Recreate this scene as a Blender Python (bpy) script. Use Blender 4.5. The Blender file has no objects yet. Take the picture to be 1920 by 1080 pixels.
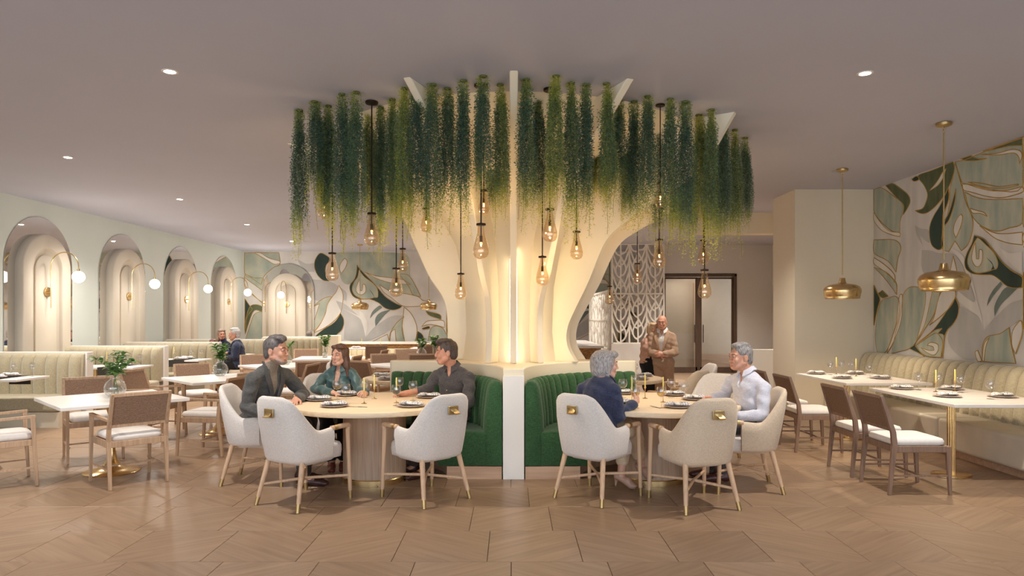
import bpy, bmesh, math, random
import numpy as np
from mathutils import Vector, Matrix
from mathutils.geometry import tessellate_polygon
random.seed(7); np.random.seed(7)
PI = math.pi
SC = bpy.context.scene
COL = SC.collection

# ------------------------------------------------------------------ camera
EZ, FPX, HOR = 1.57, 1290.0, 594.0
cd = bpy.data.cameras.new('camera'); cam = bpy.data.objects.new('camera', cd); COL.objects.link(cam)
cam.location = (0, 0, EZ); cam.rotation_euler = (PI/2, 0, 0)
cd.sensor_width = 36.0; cd.lens = 36.0*FPX/1920.0; cd.shift_y = (HOR-540)/1920.0
cd.clip_end = 200
SC.camera = cam

# ------------------------------------------------------------------ world, exposure
W = bpy.data.worlds.new('world'); SC.world = W; W.use_nodes = True
W.node_tree.nodes['Background'].inputs[0].default_value = (0.82, 0.90, 1.0, 1)
W.node_tree.nodes['Background'].inputs[1].default_value = 3.1
SC.view_settings.view_transform = 'Standard'
SC.view_settings.look = 'None'
SC.view_settings.gamma = 1.0
SC.view_settings.use_curve_mapping = False
SC.view_settings.exposure = 0.0
cy = SC.cycles
cy.use_denoising = True
cy.caustics_reflective = False; cy.caustics_refractive = False
cy.sample_clamp_indirect = 4.0
cy.max_bounces = 10; cy.diffuse_bounces = 5; cy.glossy_bounces = 5; cy.transparent_max_bounces = 24
WARM = (1.0, 0.80, 0.58); NEUT = (1.0, 0.92, 0.84)
POW = dict(down=330, table=26, bulb=3.4, sconce=26, brass=90, up=.35, led=28)

def spot(loc, energy, angle=95, blend=0.7, color=NEUT, r=0.05):
    l = bpy.data.lights.new('spot_light', 'SPOT'); l.energy = energy; l.spot_size = math.radians(angle)
    l.spot_blend = blend; l.color = color; l.shadow_soft_size = r
    o = bpy.data.objects.new('spot_light', l); o.location = loc; COL.objects.link(o); return o
def point(loc, energy, color=WARM, r=0.03):
    l = bpy.data.lights.new('point_light', 'POINT'); l.energy = energy; l.color = color; l.shadow_soft_size = r
    o = bpy.data.objects.new('point_light', l); o.location = loc; COL.objects.link(o); return o

# ------------------------------------------------------------------ helpers
def lin(c):
    c = c/255.0
    return c/12.92 if c <= 0.04045 else ((c+0.055)/1.055)**2.4
def rgb(r, g, b): return (lin(r), lin(g), lin(b), 1.0)
def V(*a): return Vector(a)
def lerp(a, b, t): return a+(b-a)*t
def sstep(a, b, x):
    t = min(1, max(0, (x-a)/(b-a))); return t*t*(3-2*t)

def tag(o, label=None, cat=None, group=None, kind=None):
    if label: o['label'] = label
    if cat: o['category'] = cat
    if group: o['group'] = group
    if kind: o['kind'] = kind
    return o
def empty(name, loc=(0, 0, 0), rz=0, label=None, cat=None, group=None):
    o = bpy.data.objects.new(name, None); o.empty_display_size = 0.1
    o.location = loc; o.rotation_euler = (0, 0, rz); COL.objects.link(o)
    return tag(o, label, cat, group)
def copy_tree(o, parent=None):
    c = o.copy(); COL.objects.link(c); c.parent = parent
    for ch in list(o.children): copy_tree(ch, c)
    return c
def place(proto, used, loc, rz, label, group=None, scale=None):
    o = proto if not used else copy_tree(proto)
    o.location = loc; o.rotation_euler = (0, 0, rz)
    if scale is not None: o.scale = scale
    o['label'] = label
    if group: o['group'] = group
    elif 'group' in o: del o['group']
    return o
class Proto:
    """first use moves the prototype itself, later uses copy it with its parts"""
    def __init__(s, o): s.o = o; s.used = False
    def __call__(s, loc, rz, label, group=None, scale=None):
        r = place(s.o, s.used, loc, rz, label, group, scale); s.used = True; return r

class MB:
    def __init__(s): s.v = []; s.f = []
    def add(s, vs, fs):
        n = len(s.v); s.v += [tuple(v) for v in vs]; s.f += [tuple(i+n for i in f) for f in fs]; return s
    def box(s, c, d, M=None):
        c = Vector(c); vs = []
        for z in (-1, 1):
            for y in (-1, 1):
                for x in (-1, 1):
                    p = Vector((x*d[0]/2, y*d[1]/2, z*d[2]/2))
                    if M is not None: p = M @ p
                    vs.append(c+p)
        return s.add(vs, [(0, 2, 3, 1), (4, 5, 7, 6), (0, 1, 5, 4), (2, 6, 7, 3), (0, 4, 6, 2), (1, 3, 7, 5)])
    def bar(s, a, b, w0, h0, w1=None, h1=None, side=(1, 0, 0)):
        """tapered rectangular bar from a to b; w along `side`, h across"""
        a = Vector(a); b = Vector(b); w1 = w0 if w1 is None else w1; h1 = h0 if h1 is None else h1
        t = (b-a).normalized(); sd = Vector(side); sd = (sd-t*sd.dot(t)).normalized(); u = t.cross(sd)
        vs = []
        for p, w, h in ((a, w0, h0), (b, w1, h1)):
            for i, j in ((-1, -1), (1, -1), (1, 1), (-1, 1)): vs.append(p+sd*(i*w/2)+u*(j*h/2))
        return s.add(vs, [(0, 1, 2, 3)[::-1], (4, 5, 6, 7), (0, 1, 5, 4), (1, 2, 6, 5), (2, 3, 7, 6), (3, 0, 4, 7)])
    def loft(s, rings, cap=True, closed=False):
        n = len(rings[0]); m = len(rings); vs = [p for r in rings for p in r]; fs = []
        for i in range(m if closed else m-1):
            j = (i+1) % m
            for k in range(n):
                l = (k+1) % n; fs.append((i*n+k, i*n+l, j*n+l, j*n+k))
        if cap and not closed: fs += [tuple(range(n))[::-1], tuple((m-1)*n+k for k in range(n))]
        return s.add(vs, fs)
    def tube(s, pts, r, n=8, closed=False):
        pts = [Vector(p) for p in pts]; m = len(pts)
        rr = r if isinstance(r, (list, tuple)) else [r]*m
        t0 = (pts[1]-pts[0]).normalized(); u = Vector((0, 0, 1)) if abs(t0.z) < 0.9 else Vector((1, 0, 0))
        rings = []
        for i, p in enumerate(pts):
            a = pts[i-1] if (i > 0 or closed) else p; b = pts[(i+1) % m] if (i < m-1 or closed) else p
            t = (b-a).normalized(); u = (u-t*u.dot(t)).normalized(); w = t.cross(u)
            rings.append([p+(u*math.cos(2*PI*k/n)+w*math.sin(2*PI*k/n))*rr[i] for k in range(n)])
        return s.loft(rings, closed=closed)
    def lathe(s, prof, n=24, c=(0, 0, 0), sx=1, sy=1, closed=False):
        c = Vector(c); rings = []
        for r, z in prof:
            r = max(r, 1e-4)
            rings.append([c+Vector((r*sx*math.cos(2*PI*k/n), r*sy*math.sin(2*PI*k/n), z)) for k in range(n)])
        return s.loft(rings, closed=closed)
    def sphere(s, c, r, n=12, m=8, sc=(1, 1, 1)):
        c = Vector(c); rings = []
        for i in range(m+1):
            a = PI*i/m; rr = max(r*math.sin(a), 1e-4)
            rings.append([c+Vector((rr*sc[0]*math.cos(2*PI*k/n), rr*sc[1]*math.sin(2*PI*k/n), -r*sc[2]*math.cos(a))) for k in range(n)])
        return s.loft(rings)
    def prism(s, poly, z0, z1):
        """vertical extrusion of a 2D outline (counter-clockwise, may be concave)"""
        n = len(poly); vs = [Vector((x, y, z0)) for x, y in poly]+[Vector((x, y, z1)) for x, y in poly]
        fs = [(i, (i+1) % n, n+(i+1) % n, n+i) for i in range(n)]
        tr = tessellate_polygon([[Vector((x, y, 0)) for x, y in poly]])
        for t in tr:
            a, b, c = [Vector((*poly[i], 0)) for i in t]
            if (b-a).cross(c-a).z < 0: t = t[::-1]
            fs += [tuple(n+i for i in t), tuple(t[::-1])]
        return s.add(vs, fs)
    def sheet(s, poly3, thick, nrm):
        """flat outline in space extruded by thick along nrm"""
        nrm = Vector(nrm).normalized(); n = len(poly3); P = [Vector(p) for p in poly3]
        vs = P+[p+nrm*thick for p in P]
        fs = [(i, (i+1) % n, n+(i+1) % n, n+i) for i in range(n)]
        for t in tessellate_polygon([P]):
            a, b, c = [P[i] for i in t]
            if (b-a).cross(c-a).dot(nrm) < 0: t = t[::-1]
            fs += [tuple(n+i for i in t), tuple(t[::-1])]
        return s.add(vs, fs)
    def mesh(s, name, mat=None, smooth=35):
        me = bpy.data.meshes.new(name); me.from_pydata(s.v, [], s.f)
        if mat: me.materials.append(mat)
        if smooth:
            me.polygons.foreach_set('use_smooth', [True]*len(me.polygons)); me.set_sharp_from_angle(angle=math.radians(smooth))
        return me
    def build(s, name, mat, parent=None, smooth=35, bevel=0, fix=True, seg=2):
        me = s.mesh(name, mat, 0 if fix else smooth)
        if fix:
            bm = bmesh.new(); bm.from_mesh(me); bmesh.ops.recalc_face_normals(bm, faces=bm.faces); bm.to_mesh(me); bm.free()
            if smooth:
                me.polygons.foreach_set('use_smooth', [True]*len(me.polygons)); me.set_sharp_from_angle(angle=math.radians(smooth))
        o = link(name, me, parent)
        if bevel:
            b = o.modifiers.new('bevel', 'BEVEL'); b.width = bevel; b.segments = seg; b.limit_method = 'ANGLE'; b.angle_limit = math.radians(40)
        return o
def link(name, me, parent=None):
    o = bpy.data.objects.new(name, me); COL.objects.link(o); o.parent = parent; return o
def structure(o): o['kind'] = 'structure'; return o

def cr(pts, n=6, closed=False):
    """Catmull-Rom through points"""
    P = [Vector(p) for p in pts]; m = len(P); out = []
    for i in range(m if closed else m-1):
        p1, p2 = P[i], P[(i+1) % m]
        p0 = P[i-1] if (i > 0 or closed) else p1*2-p2
        p3 = P[(i+2) % m] if (i+2 < m or closed) else p2*2-p1
        for k in range(n):
            t = k/n
            out.append(0.5*((2*p1)+(p2-p0)*t+(2*p0-5*p1+4*p2-p3)*t*t+(3*p1-p0-3*p2+p3)*t**3))
    if not closed: out.append(P[-1])
    return out

def cr_tips(pts, n=4, lim=80):
    """closed Catmull-Rom that keeps sharp leaf tips sharp"""
    P = [Vector(p) for p in pts]; m = len(P); out = []
    def sharp(i):
        a = P[i]-P[i-1]; b = P[(i+1) % m]-P[i]
        return a.length > 0 and b.length > 0 and a.angle(b) > math.radians(lim)
    S = [sharp(i) for i in range(m)]
    for i in range(m):
        p1, p2 = P[i], P[(i+1) % m]
        p0 = P[i-1] if not S[i] else p1-(p2-p1)*.5
        p3 = P[(i+2) % m] if not S[(i+1) % m] else p2+(p2-p1)*.5
        for k in range(n):
            t = k/n; out.append(0.5*((2*p1)+(p2-p0)*t+(2*p0-5*p1+4*p2-p3)*t*t+(3*p1-p0-3*p2+p3)*t**3))
    return out

# ------------------------------------------------------------------ materials
MATS = {}
def nodes(name):
    m = bpy.data.materials.new(name); m.use_nodes = True; nt = m.node_tree
    return m, nt, nt.nodes['Principled BSDF']
def mat(name, col, rough=0.6, metal=0.0, var=0.08, scale=(8, 8, 8), bump=0.0, bscale=None, spec=0.5, sheen=0.0, coat=0.0, detail=4, uv=False, col2=None):
    if name in MATS: return MATS[name]
    m, nt, b = nodes(name); N = nt.nodes; L = nt.links
    b.inputs['Roughness'].default_value = rough; b.inputs['Metallic'].default_value = metal
    b.inputs['Specular IOR Level'].default_value = spec
    if sheen: b.inputs['Sheen Weight'].default_value = sheen; b.inputs['Sheen Roughness'].default_value = 0.5
    if coat: b.inputs['Coat Weight'].default_value = coat; b.inputs['Coat Roughness'].default_value = 0.15
    tc = N.new('ShaderNodeTexCoord'); mp = N.new('ShaderNodeMapping'); mp.inputs['Scale'].default_value = scale
    L.new(tc.outputs['UV' if uv else 'Object'], mp.inputs['Vector'])
    nz = N.new('ShaderNodeTexNoise'); nz.inputs['Scale'].default_value = 1.0; nz.inputs['Detail'].default_value = detail
    L.new(mp.outputs[0], nz.inputs['Vector'])
    rp = N.new('ShaderNodeValToRGB')
    c2 = col2 if col2 else tuple(max(0, c*(1+1.6*var)) for c in col[:3])+(1,)
    c1 = tuple(c*(1-1.6*var) for c in col[:3])+(1,) if not col2 else col
    rp.color_ramp.elements[0].position = 0.3; rp.color_ramp.elements[1].position = 0.7
    rp.color_ramp.elements[0].color = c1; rp.color_ramp.elements[1].color = c2
    L.new(nz.outputs['Fac'], rp.inputs[0]); L.new(rp.outputs[0], b.inputs['Base Color'])
    if bump:
        bp = N.new('ShaderNodeBump'); bp.inputs['Strength'].default_value = bump; bp.inputs['Distance'].default_value = 0.004
        if bscale:
            mp2 = N.new('ShaderNodeMapping'); mp2.inputs['Scale'].default_value = bscale if isinstance(bscale, tuple) else (bscale,)*3
            L.new(tc.outputs['Object'], mp2.inputs['Vector'])
            n2 = N.new('ShaderNodeTexNoise'); n2.inputs['Scale'].default_value = 1.0; n2.inputs['Detail'].default_value = 3
            L.new(mp2.outputs[0], n2.inputs['Vector']); L.new(n2.outputs['Fac'], bp.inputs['Height'])
        else: L.new(nz.outputs['Fac'], bp.inputs['Height'])
        L.new(bp.outputs[0], b.inputs['Normal'])
    MATS[name] = m; return m
def weave(name, c1, c2, freq=420, rough=0.9, bump=0.35, sheen=0.3):
    """woven cloth or cane: crossed threads"""
    if name in MATS: return MATS[name]
    m, nt, b = nodes(name); N = nt.nodes; L = nt.links
    b.inputs['Roughness'].default_value = rough; b.inputs['Specular IOR Level'].default_value = 0.25; b.inputs['Sheen Weight'].default_value = sheen
    tc = N.new('ShaderNodeTexCoord'); fac = []
    for sc in ((freq, freq, freq*0.12), (freq*0.12, freq*0.12, freq)):
        mp = N.new('ShaderNodeMapping'); mp.inputs['Scale'].default_value = sc
        L.new(tc.outputs['Object'], mp.inputs['Vector'])
        nz = N.new('ShaderNodeTexNoise'); nz.inputs['Scale'].default_value = 1; nz.inputs['Detail'].default_value = 2
        L.new(mp.outputs[0], nz.inputs['Vector']); fac.append(nz)
    ad = N.new('ShaderNodeMath'); ad.operation = 'ADD'; L.new(fac[0].outputs['Fac'], ad.inputs[0]); L.new(fac[1].outputs['Fac'], ad.inputs[1])
    mu = N.new('ShaderNodeMath'); mu.operation = 'MULTIPLY'; mu.inputs[1].default_value = 0.5; L.new(ad.outputs[0], mu.inputs[0])
    rp = N.new('ShaderNodeValToRGB'); rp.color_ramp.elements[0].position = 0.36; rp.color_ramp.elements[1].position = 0.62
    rp.color_ramp.elements[0].color = c1; rp.color_ramp.elements[1].color = c2
    L.new(mu.outputs[0], rp.inputs[0]); L.new(rp.outputs[0], b.inputs['Base Color'])
    bp = N.new('ShaderNodeBump'); bp.inputs['Strength'].default_value = bump; bp.inputs['Distance'].default_value = 0.002
    L.new(mu.outputs[0], bp.inputs['Height']); L.new(bp.outputs[0], b.inputs['Normal'])
    MATS[name] = m; return m
def wood(name, c1, c2, rough=0.45, axis=2, freq=70, uv=False):
    if name in MATS: return MATS[name]
    sc = [freq]*3; sc[axis] = freq*0.05
    return mat(name, c1, rough, 0, scale=tuple(sc), bump=0.06, detail=6, col2=c2, uv=uv)
def thin_glass(name, tint, ior=1.45, tr=(1, 1, 1), boost=1.0):
    m = bpy.data.materials.new(name); m.use_nodes = True; nt = m.node_tree; N = nt.nodes; L = nt.links
    N.remove(N['Principled BSDF']); out = N['Material Output']
    t = N.new('ShaderNodeBsdfTransparent'); t.inputs[0].default_value = tint
    g = N.new('ShaderNodeBsdfGlossy'); g.inputs['Roughness'].default_value = 0.02; g.inputs[0].default_value = (*tr, 1)
    lw = N.new('ShaderNodeLayerWeight'); lw.inputs['Blend'].default_value = 0.35
    pw = N.new('ShaderNodeMath'); pw.operation = 'POWER'; pw.inputs[1].default_value = 2.2; L.new(lw.outputs['Facing'], pw.inputs[0])
    ma = N.new('ShaderNodeMath'); ma.operation = 'MULTIPLY_ADD'; ma.inputs[1].default_value = 0.85*boost; ma.inputs[2].default_value = 0.07; L.new(pw.outputs[0], ma.inputs[0])
    mx = N.new('ShaderNodeMixShader'); L.new(ma.outputs[0], mx.inputs[0]); L.new(t.outputs[0], mx.inputs[1]); L.new(g.outputs[0], mx.inputs[2])
    L.new(mx.outputs[0], out.inputs['Surface']); MATS[name] = m; return m
def glow(name, col, s):
    m, nt, b = nodes(name); b.inputs['Base Color'].default_value = col
    b.inputs['Emission Color'].default_value = col; b.inputs['Emission Strength'].default_value = s; MATS[name] = m; return m

M_wall_l = mat('mint_wall_paint', rgb(212, 219, 211), 0.75, var=0.01, scale=(1.2,)*3)
M_wall_c = mat('cream_wall_paint', rgb(222, 210, 186), 0.75, var=0.01, scale=(1.2,)*3)
M_wall_g = mat('grey_wall_paint', rgb(208, 203, 196), 0.75, var=0.015, scale=(1.2,)*3)
M_ceil = mat('ceiling_paint', rgb(188, 188, 200), 0.8, var=0.01, scale=(1.0,)*3)
M_white = mat('white_paint', rgb(236, 232, 224), 0.55, var=0.01, scale=(2.0,)*3)
M_cream = mat('cream_lacquer', rgb(238, 226, 200), 0.5, var=0.01, scale=(2.0,)*3)
M_panel = mat('beige_arch_panel', rgb(212, 202, 184), 0.6, var=0.012, scale=(2.0,)*3)
M_oak = wood('light_oak', rgb(176, 144, 114), rgb(202, 170, 138))
M_oakx = wood('light_oak_flat', rgb(216, 192, 158), rgb(238, 216, 184), axis=0, freq=40)
M_ped = wood('pale_veneer', rgb(176, 148, 124), rgb(204, 178, 152), axis=2, freq=60)
M_leg = wood('ash_leg', rgb(196, 160, 126), rgb(218, 184, 150))
M_walnut = wood('walnut', rgb(122, 97, 80), rgb(148, 120, 101))
M_plinth = wood('plinth_oak', rgb(176, 140, 112), rgb(202, 168, 138), axis=0, freq=30)
M_brass = mat('brass', rgb(224, 192, 138), 0.25, 1.0, var=0.05, scale=(20,)*3)
M_brass2 = mat('satin_brass', rgb(190, 164, 114), 0.45, 1.0, var=0.05, scale=(20,)*3)
M_gold = mat('gold_outline', rgb(172, 134, 58), 0.5, 0.15, var=0.12, scale=(9,)*3)
M_dark = mat('bronze_metal', rgb(58, 44, 36), 0.4, 0.8, var=0.1, scale=(20,)*3)
M_linen = weave('linen_upholstery', rgb(206, 197, 188), rgb(232, 225, 217))
M_linen2 = weave('oatmeal_upholstery', rgb(196, 176, 150), rgb(226, 206, 180))
M_cane = weave('woven_cane', rgb(122, 94, 76), rgb(176, 146, 122), freq=420, bump=0.6, sheen=0)
M_cane2 = weave('woven_cane_walnut', rgb(112, 90, 74), rgb(152, 126, 106), freq=420, bump=0.6, sheen=0)
M_cush = mat('white_cushion_cloth', rgb(236, 230, 222), 0.85, var=0.02, scale=(30,)*3, bump=0.15, bscale=400.0, sheen=0.2)
M_green = weave('green_velvet', rgb(34, 66, 40), rgb(62, 100, 62), freq=300, sheen=0.2)
M_beige = weave('sand_velvet', rgb(158, 147, 120), rgb(186, 175, 147), freq=260, sheen=0.4)
M_leather = mat('cream_leather', rgb(212, 202, 182), 0.5, var=0.03, scale=(6,)*3, bump=0.1, bscale=120.0)
M_marble = mat('white_marble', rgb(232, 226, 220), 0.25, var=0.03, scale=(5, 5, 5), detail=8)
M_wtop = mat('white_tabletop', rgb(240, 235, 228), 0.3, var=0.01, scale=(8,)*3)
M_plate = mat('grey_plate_glaze', rgb(196, 182, 172), 0.3, var=0.05, scale=(30,)*3)
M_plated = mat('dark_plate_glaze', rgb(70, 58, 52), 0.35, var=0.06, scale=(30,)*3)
M_candle = mat('yellow_wax', rgb(228, 208, 118), 0.5, var=0.02, scale=(20,)*3)
M_steel = mat('cutlery_steel', rgb(120, 112, 104), 0.3, 1.0, var=0.05, scale=(20,)*3)
M_runner = mat('black_runner_cloth', rgb(58, 56, 50), 0.9, var=0.06, scale=(60,)*3)
M_glass = thin_glass('clear_glass', (0.965, 0.965, 0.965, 1))
M_amber = thin_glass('amber_glass', (0.98, 0.93, 0.86, 1), tr=(1, 0.94, 0.87), boost=0.8)
M_pane = thin_glass('door_pane', (0.86, 0.85, 0.83, 1), boost=0.3)
M_wine = thin_glass('white_wine', (0.93, 0.80, 0.45, 1), boost=0.3)
M_red = thin_glass('red_wine', (0.10, 0.012, 0.016, 1), boost=0.2)
M_water = thin_glass('vase_water', (0.92, 0.94, 0.92, 1), boost=0.4)
M_mirror = mat('mirror_silver', rgb(232, 230, 226), 0.03, 1.0, var=0.0)
M_globe = glow('opal_globe', (1.0, 0.93, 0.84, 1), 9.0)
M_fil = glow('filament', (1.0, 0.66, 0.22, 1), 3.5)
M_lamp = glow('downlight_lens', (1.0, 0.86, 0.66, 1), 40.0)
M_rattan = mat('rattan_band', rgb(120, 80, 40), 0.6, var=0.1, scale=(14, 14, 30), detail=6, col2=rgb(196, 146, 80), bump=0.4)
M_grout = mat('floor_grout', rgb(96, 74, 58), 0.8, var=0.05)
def napkin_mat():
    m, nt, b = nodes('patterned_napkin_cloth'); N = nt.nodes; L = nt.links
    b.inputs['Roughness'].default_value = 0.9
    tc = N.new('ShaderNodeTexCoord'); mp = N.new('ShaderNodeMapping'); mp.inputs['Scale'].default_value = (90, 34, 34)
    L.new(tc.outputs['Object'], mp.inputs['Vector'])
    nz = N.new('ShaderNodeTexNoise'); nz.inputs['Scale'].default_value = 1; nz.inputs['Detail'].default_value = 3; L.new(mp.outputs[0], nz.inputs['Vector'])
    rp = N.new('ShaderNodeValToRGB'); rp.color_ramp.elements[0].position = 0.42; rp.color_ramp.elements[1].position = 0.56
    rp.color_ramp.elements[0].color = rgb(138, 140, 146); rp.color_ramp.elements[1].color = rgb(228, 224, 218)
    L.new(nz.outputs['Fac'], rp.inputs[0]); L.new(rp.outputs[0], b.inputs['Base Color']); MATS['napkin'] = m; return m
M_nap = napkin_mat()
# ================================================================== ROOM SHELL
ZC = 3.57; XL = -8.2; XR = 5.69; YF = 21.0; Y0 = -2.0
def slab(name, x0, x1, y0, y1, z0, z1, m):
    return structure(MB().box(((x0+x1)/2, (y0+y1)/2, (z0+z1)/2), (x1-x0, y1-y0, z1-z0)).build(name, m))
floor = slab('floor', XL-.2, 7.5, Y0, YF+1.2, -.16, -.012, M_grout)
ceiling = slab('ceiling', XL-.2, 7.5, Y0, YF+1.2, ZC, ZC+.15, M_ceil)
wall_left = slab('wall_left', XL-.2, XL, Y0, YF+.2, -.012, ZC, M_wall_l)
wall_far = slab('wall_far', XL, 3.8, YF, YF+.2, -.012, ZC, M_wall_g)
wall_right = slab('wall_right', XR, XR+.2, Y0, 10.8, -.012, ZC, M_wall_c)
pier = slab('wall_pier', 4.44, 7.5, 10.8, 11.7, -.012, ZC, M_wall_c)
slab('wall_lobby_right', 7.25, 7.45, 11.7, 19.4, -.012, ZC, M_wall_g)
slab('wall_lobby_return', 3.8, 3.95, 19.4, YF+.2, -.012, ZC, M_wall_g)
for nm, x0, x1, z0, z1 in (('wall_lobby_back', 3.8, 4.2, -.012, ZC), ('wall_lobby_door_side', 6.26, 7.45, -.012, ZC), ('wall_lobby_lintel', 4.2, 6.26, 2.78, ZC)):
    slab(nm, x0, x1, 19.2, 19.4, z0, z1, M_wall_g)
slab('wall_vestibule', 3.95, 7.45, 21.0, 21.2, -.012, ZC, mat('vestibule_paint', rgb(196, 178, 156), 0.7, var=0.02))
slab('wall_low', 4.3, 7.25, 12.9, 13.06, -.012, .955, M_white)
slab('beam', 3.5, 7.45, 13.2, 13.5, 3.17, ZC, M_wall_c)
# timber lining behind the glass doors
vl = tag(empty('vestibule_panelling', (5.6, 20.9, 0), 0, 'oak upright and low oak panel seen through the lobby glass doors', 'panelling'), )
MB().box((.02, .03, 1.3), (.2, .06, 2.6)).build('upright', M_oak, vl, bevel=.004)
MB().box((.55, .03, .22), (1.0, .06, .44)).build('low_panel', M_plinth, vl, bevel=.004)
# lobby double door
door = empty('door_1', (5.23, 19.3, 0)); structure(door)
M_frame = wood('door_walnut', rgb(74, 56, 44), rgb(98, 76, 60))
for x in (-1.0, 1.0): MB().box((x, 0, 1.38), (.075, .26, 2.76)).build('jamb', M_frame, door, bevel=.005)
MB().box((0, 0, 2.73), (2.075, .26, .075)).build('head_frame', M_frame, door, bevel=.005)
for s in (-1, 1):
    lf = empty('door_leaf'); lf.parent = door
    for x in ((.03, .94)): MB().box((s*(x+.01), 0, 1.345), (.09 if x < .5 else .05, .05, 2.66)).build('stile', M_frame, lf, bevel=.003)
    MB().box((s*.49, 0, 2.655), (.9, .05, .05)).build('rail', M_frame, lf)
    MB().box((s*.49, 0, .08), (.9, .05, .16)).build('rail', M_frame, lf)
    MB().box((s*.49, 0, 1.4), (.86, .012, 2.5)).build('pane', M_pane, lf)
    MB().box((s*.12, -.06, 1.1), (.02, .02, .5)).build('handle', M_dark, lf, bevel=.004)

# ------------------------------------------------------------------ floor tiles
def tile_mat():
    m, nt, b = nodes('timber_tile'); N = nt.nodes; L = nt.links
    b.inputs['Roughness'].default_value = 0.36; b.inputs['Specular IOR Level'].default_value = 0.45
    tc = N.new('ShaderNodeTexCoord')
    def nz(scale, det):
        mp = N.new('ShaderNodeMapping'); mp.inputs['Scale'].default_value = scale; L.new(tc.outputs['UV'], mp.inputs['Vector'])
        n = N.new('ShaderNodeTexNoise'); n.inputs['Scale'].default_value = 1; n.inputs['Detail'].default_value = det; n.inputs['Distortion'].default_value = 0.6
        L.new(mp.outputs[0], n.inputs['Vector']); return n
    a = nz((1.6, 26, 1), 6); c = nz((.05, .05, 1), 0)
    ad = N.new('ShaderNodeMath'); ad.operation = 'MULTIPLY_ADD'; ad.inputs[1].default_value = 0.55; L.new(a.outputs['Fac'], ad.inputs[0])
    sc = N.new('ShaderNodeMath'); sc.operation = 'MULTIPLY'; sc.inputs[1].default_value = 0.45; L.new(c.outputs['Fac'], sc.inputs[0]); L.new(sc.outputs[0], ad.inputs[2])
    rp = N.new('ShaderNodeValToRGB'); e = rp.color_ramp.elements; e[0].position = .32; e[1].position = .68
    e[0].color = rgb(132, 107, 85); e[1].color = rgb(167, 139, 112); L.new(ad.outputs[0], rp.inputs[0]); L.new(rp.outputs[0], b.inputs['Base Color'])
    bp = N.new('ShaderNodeBump'); bp.inputs['Strength'].default_value = 0.08; bp.inputs['Distance'].default_value = .003
    L.new(a.outputs['Fac'], bp.inputs['Height']); L.new(bp.outputs[0], b.inputs['Normal']); return m
M_tile = tile_mat()
TW, TD, G = .615, .64, .003
def tile_geo(cx, cy, uo, flip, V_, F_, U_):
    n = len(V_); b = .0025
    hx, hy = TW/2-G/2, TD/2-G/2
    lo = [(-hx, -hy, -.012), (hx, -hy, -.012), (hx, hy, -.012), (-hx, hy, -.012)]
    md = [(x, y, -b) for x, y, z in lo]
    tp = [(x*(1-b/hx), y*(1-b/hy), 0.0) for x, y, z in lo]
    P = lo+md+tp
    V_ += [(x+cx, y+cy, z) for x, y, z in P]
    fs = [(8, 9, 10, 11)]+[(k, (k+1) % 4, 4+(k+1) % 4, 4+k) for k in range(4)]+[(4+k, 4+(k+1) % 4, 8+(k+1) % 4, 8+k) for k in range(4)]
    ang = PI*.2*(1 if flip else -1); ca, sa = math.cos(ang), math.sin(ang)
    for f in fs:
        F_.append(tuple(i+n for i in f))
        for i in f:
            x, y, z = P[i]; U_.append((x*ca-y*sa+uo[0], x*sa+y*ca+uo[1]))
def tile_mesh(name, V_, F_, U_):
    me = bpy.data.meshes.new(name); me.from_pydata(V_, [], F_); uv = me.uv_layers.new(name='UVMap')
    uv.data.foreach_set('uv', [c for u in U_ for c in u]); me.materials.append(M_tile); return me
variants = []
for k in range(16):
    a, b, c = [], [], []; tile_geo(0, 0, (random.uniform(0, 90), random.uniform(0, 90)), k % 2, a, b, c); variants.append(tile_mesh('tile', a, b, c))
cells = []
for r in range(-10, 27):
    yc = 4.73+r*TD; off = -.155*r
    for i in range(-18, 18):
        xc = i*TW+off % TW+TW/2-.16
        if xc < XL+.28 or xc > 7.0 or yc > YF-.3 or yc < Y0+.35: continue
        vis = yc > 3.9 and abs(xc) < .76*yc+.3
        cells.append((0 if vis else 1, math.hypot(xc, yc), xc, yc, (i+r) % 2))
cells.sort()
sv, sf, su = [], [], []
for k, (nv, d, xc, yc, fl) in enumerate(cells):
    if k < 300:
        o = link('tile', variants[2*random.randrange(8)+fl], floor); o.location = (xc, yc, 0)
    else: tile_geo(xc, yc, (random.uniform(0, 90), random.uniform(0, 90)), fl, sv, sf, su)
tag(link('tile_field', tile_mesh('tile_field', sv, sf, su), floor), kind='stuff')

# ------------------------------------------------------------------ downlights, plus added fill spots
spot((5.4, 20.2, ZC-.02), 150, 120, .9)
dl = empty('ceiling_downlight', (0, 0, 0), 0, 'x', 'downlight')
MB().lathe([(.045, -.004), (.062, -.004), (.064, 0), (.045, 0)], 24, closed=True).build('trim_ring', M_white, dl)
MB().lathe([(.001, -.002), (.046, -.002), (.046, .0), (.001, .0)], 24).build('lens', M_lamp, dl)
DL = Proto(dl)
for x, y, lb in ((-2.79, 5.61, 'round recessed downlight in the ceiling left of the hanging vines, nearest one'),
                 (2.9, 5.65, 'round recessed downlight in the ceiling right of the hanging vines'),
                 (-5.57, 8.63, 'recessed downlight above the left dining area, first of the far row'),
                 (-5.65, 11.7, 'recessed downlight above the left arches, second of the far row'),
                 (-5.74, 14.9, 'recessed downlight above the left arches, third of the far row'),
                 (-5.83, 18.2, 'small recessed downlight beside the vines near the far mural')):
    DL((x, y, ZC), 0, lb, 'recessed ceiling downlights')
    spot((x, y, ZC-.02), POW['down'], 120, .9)
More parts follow.
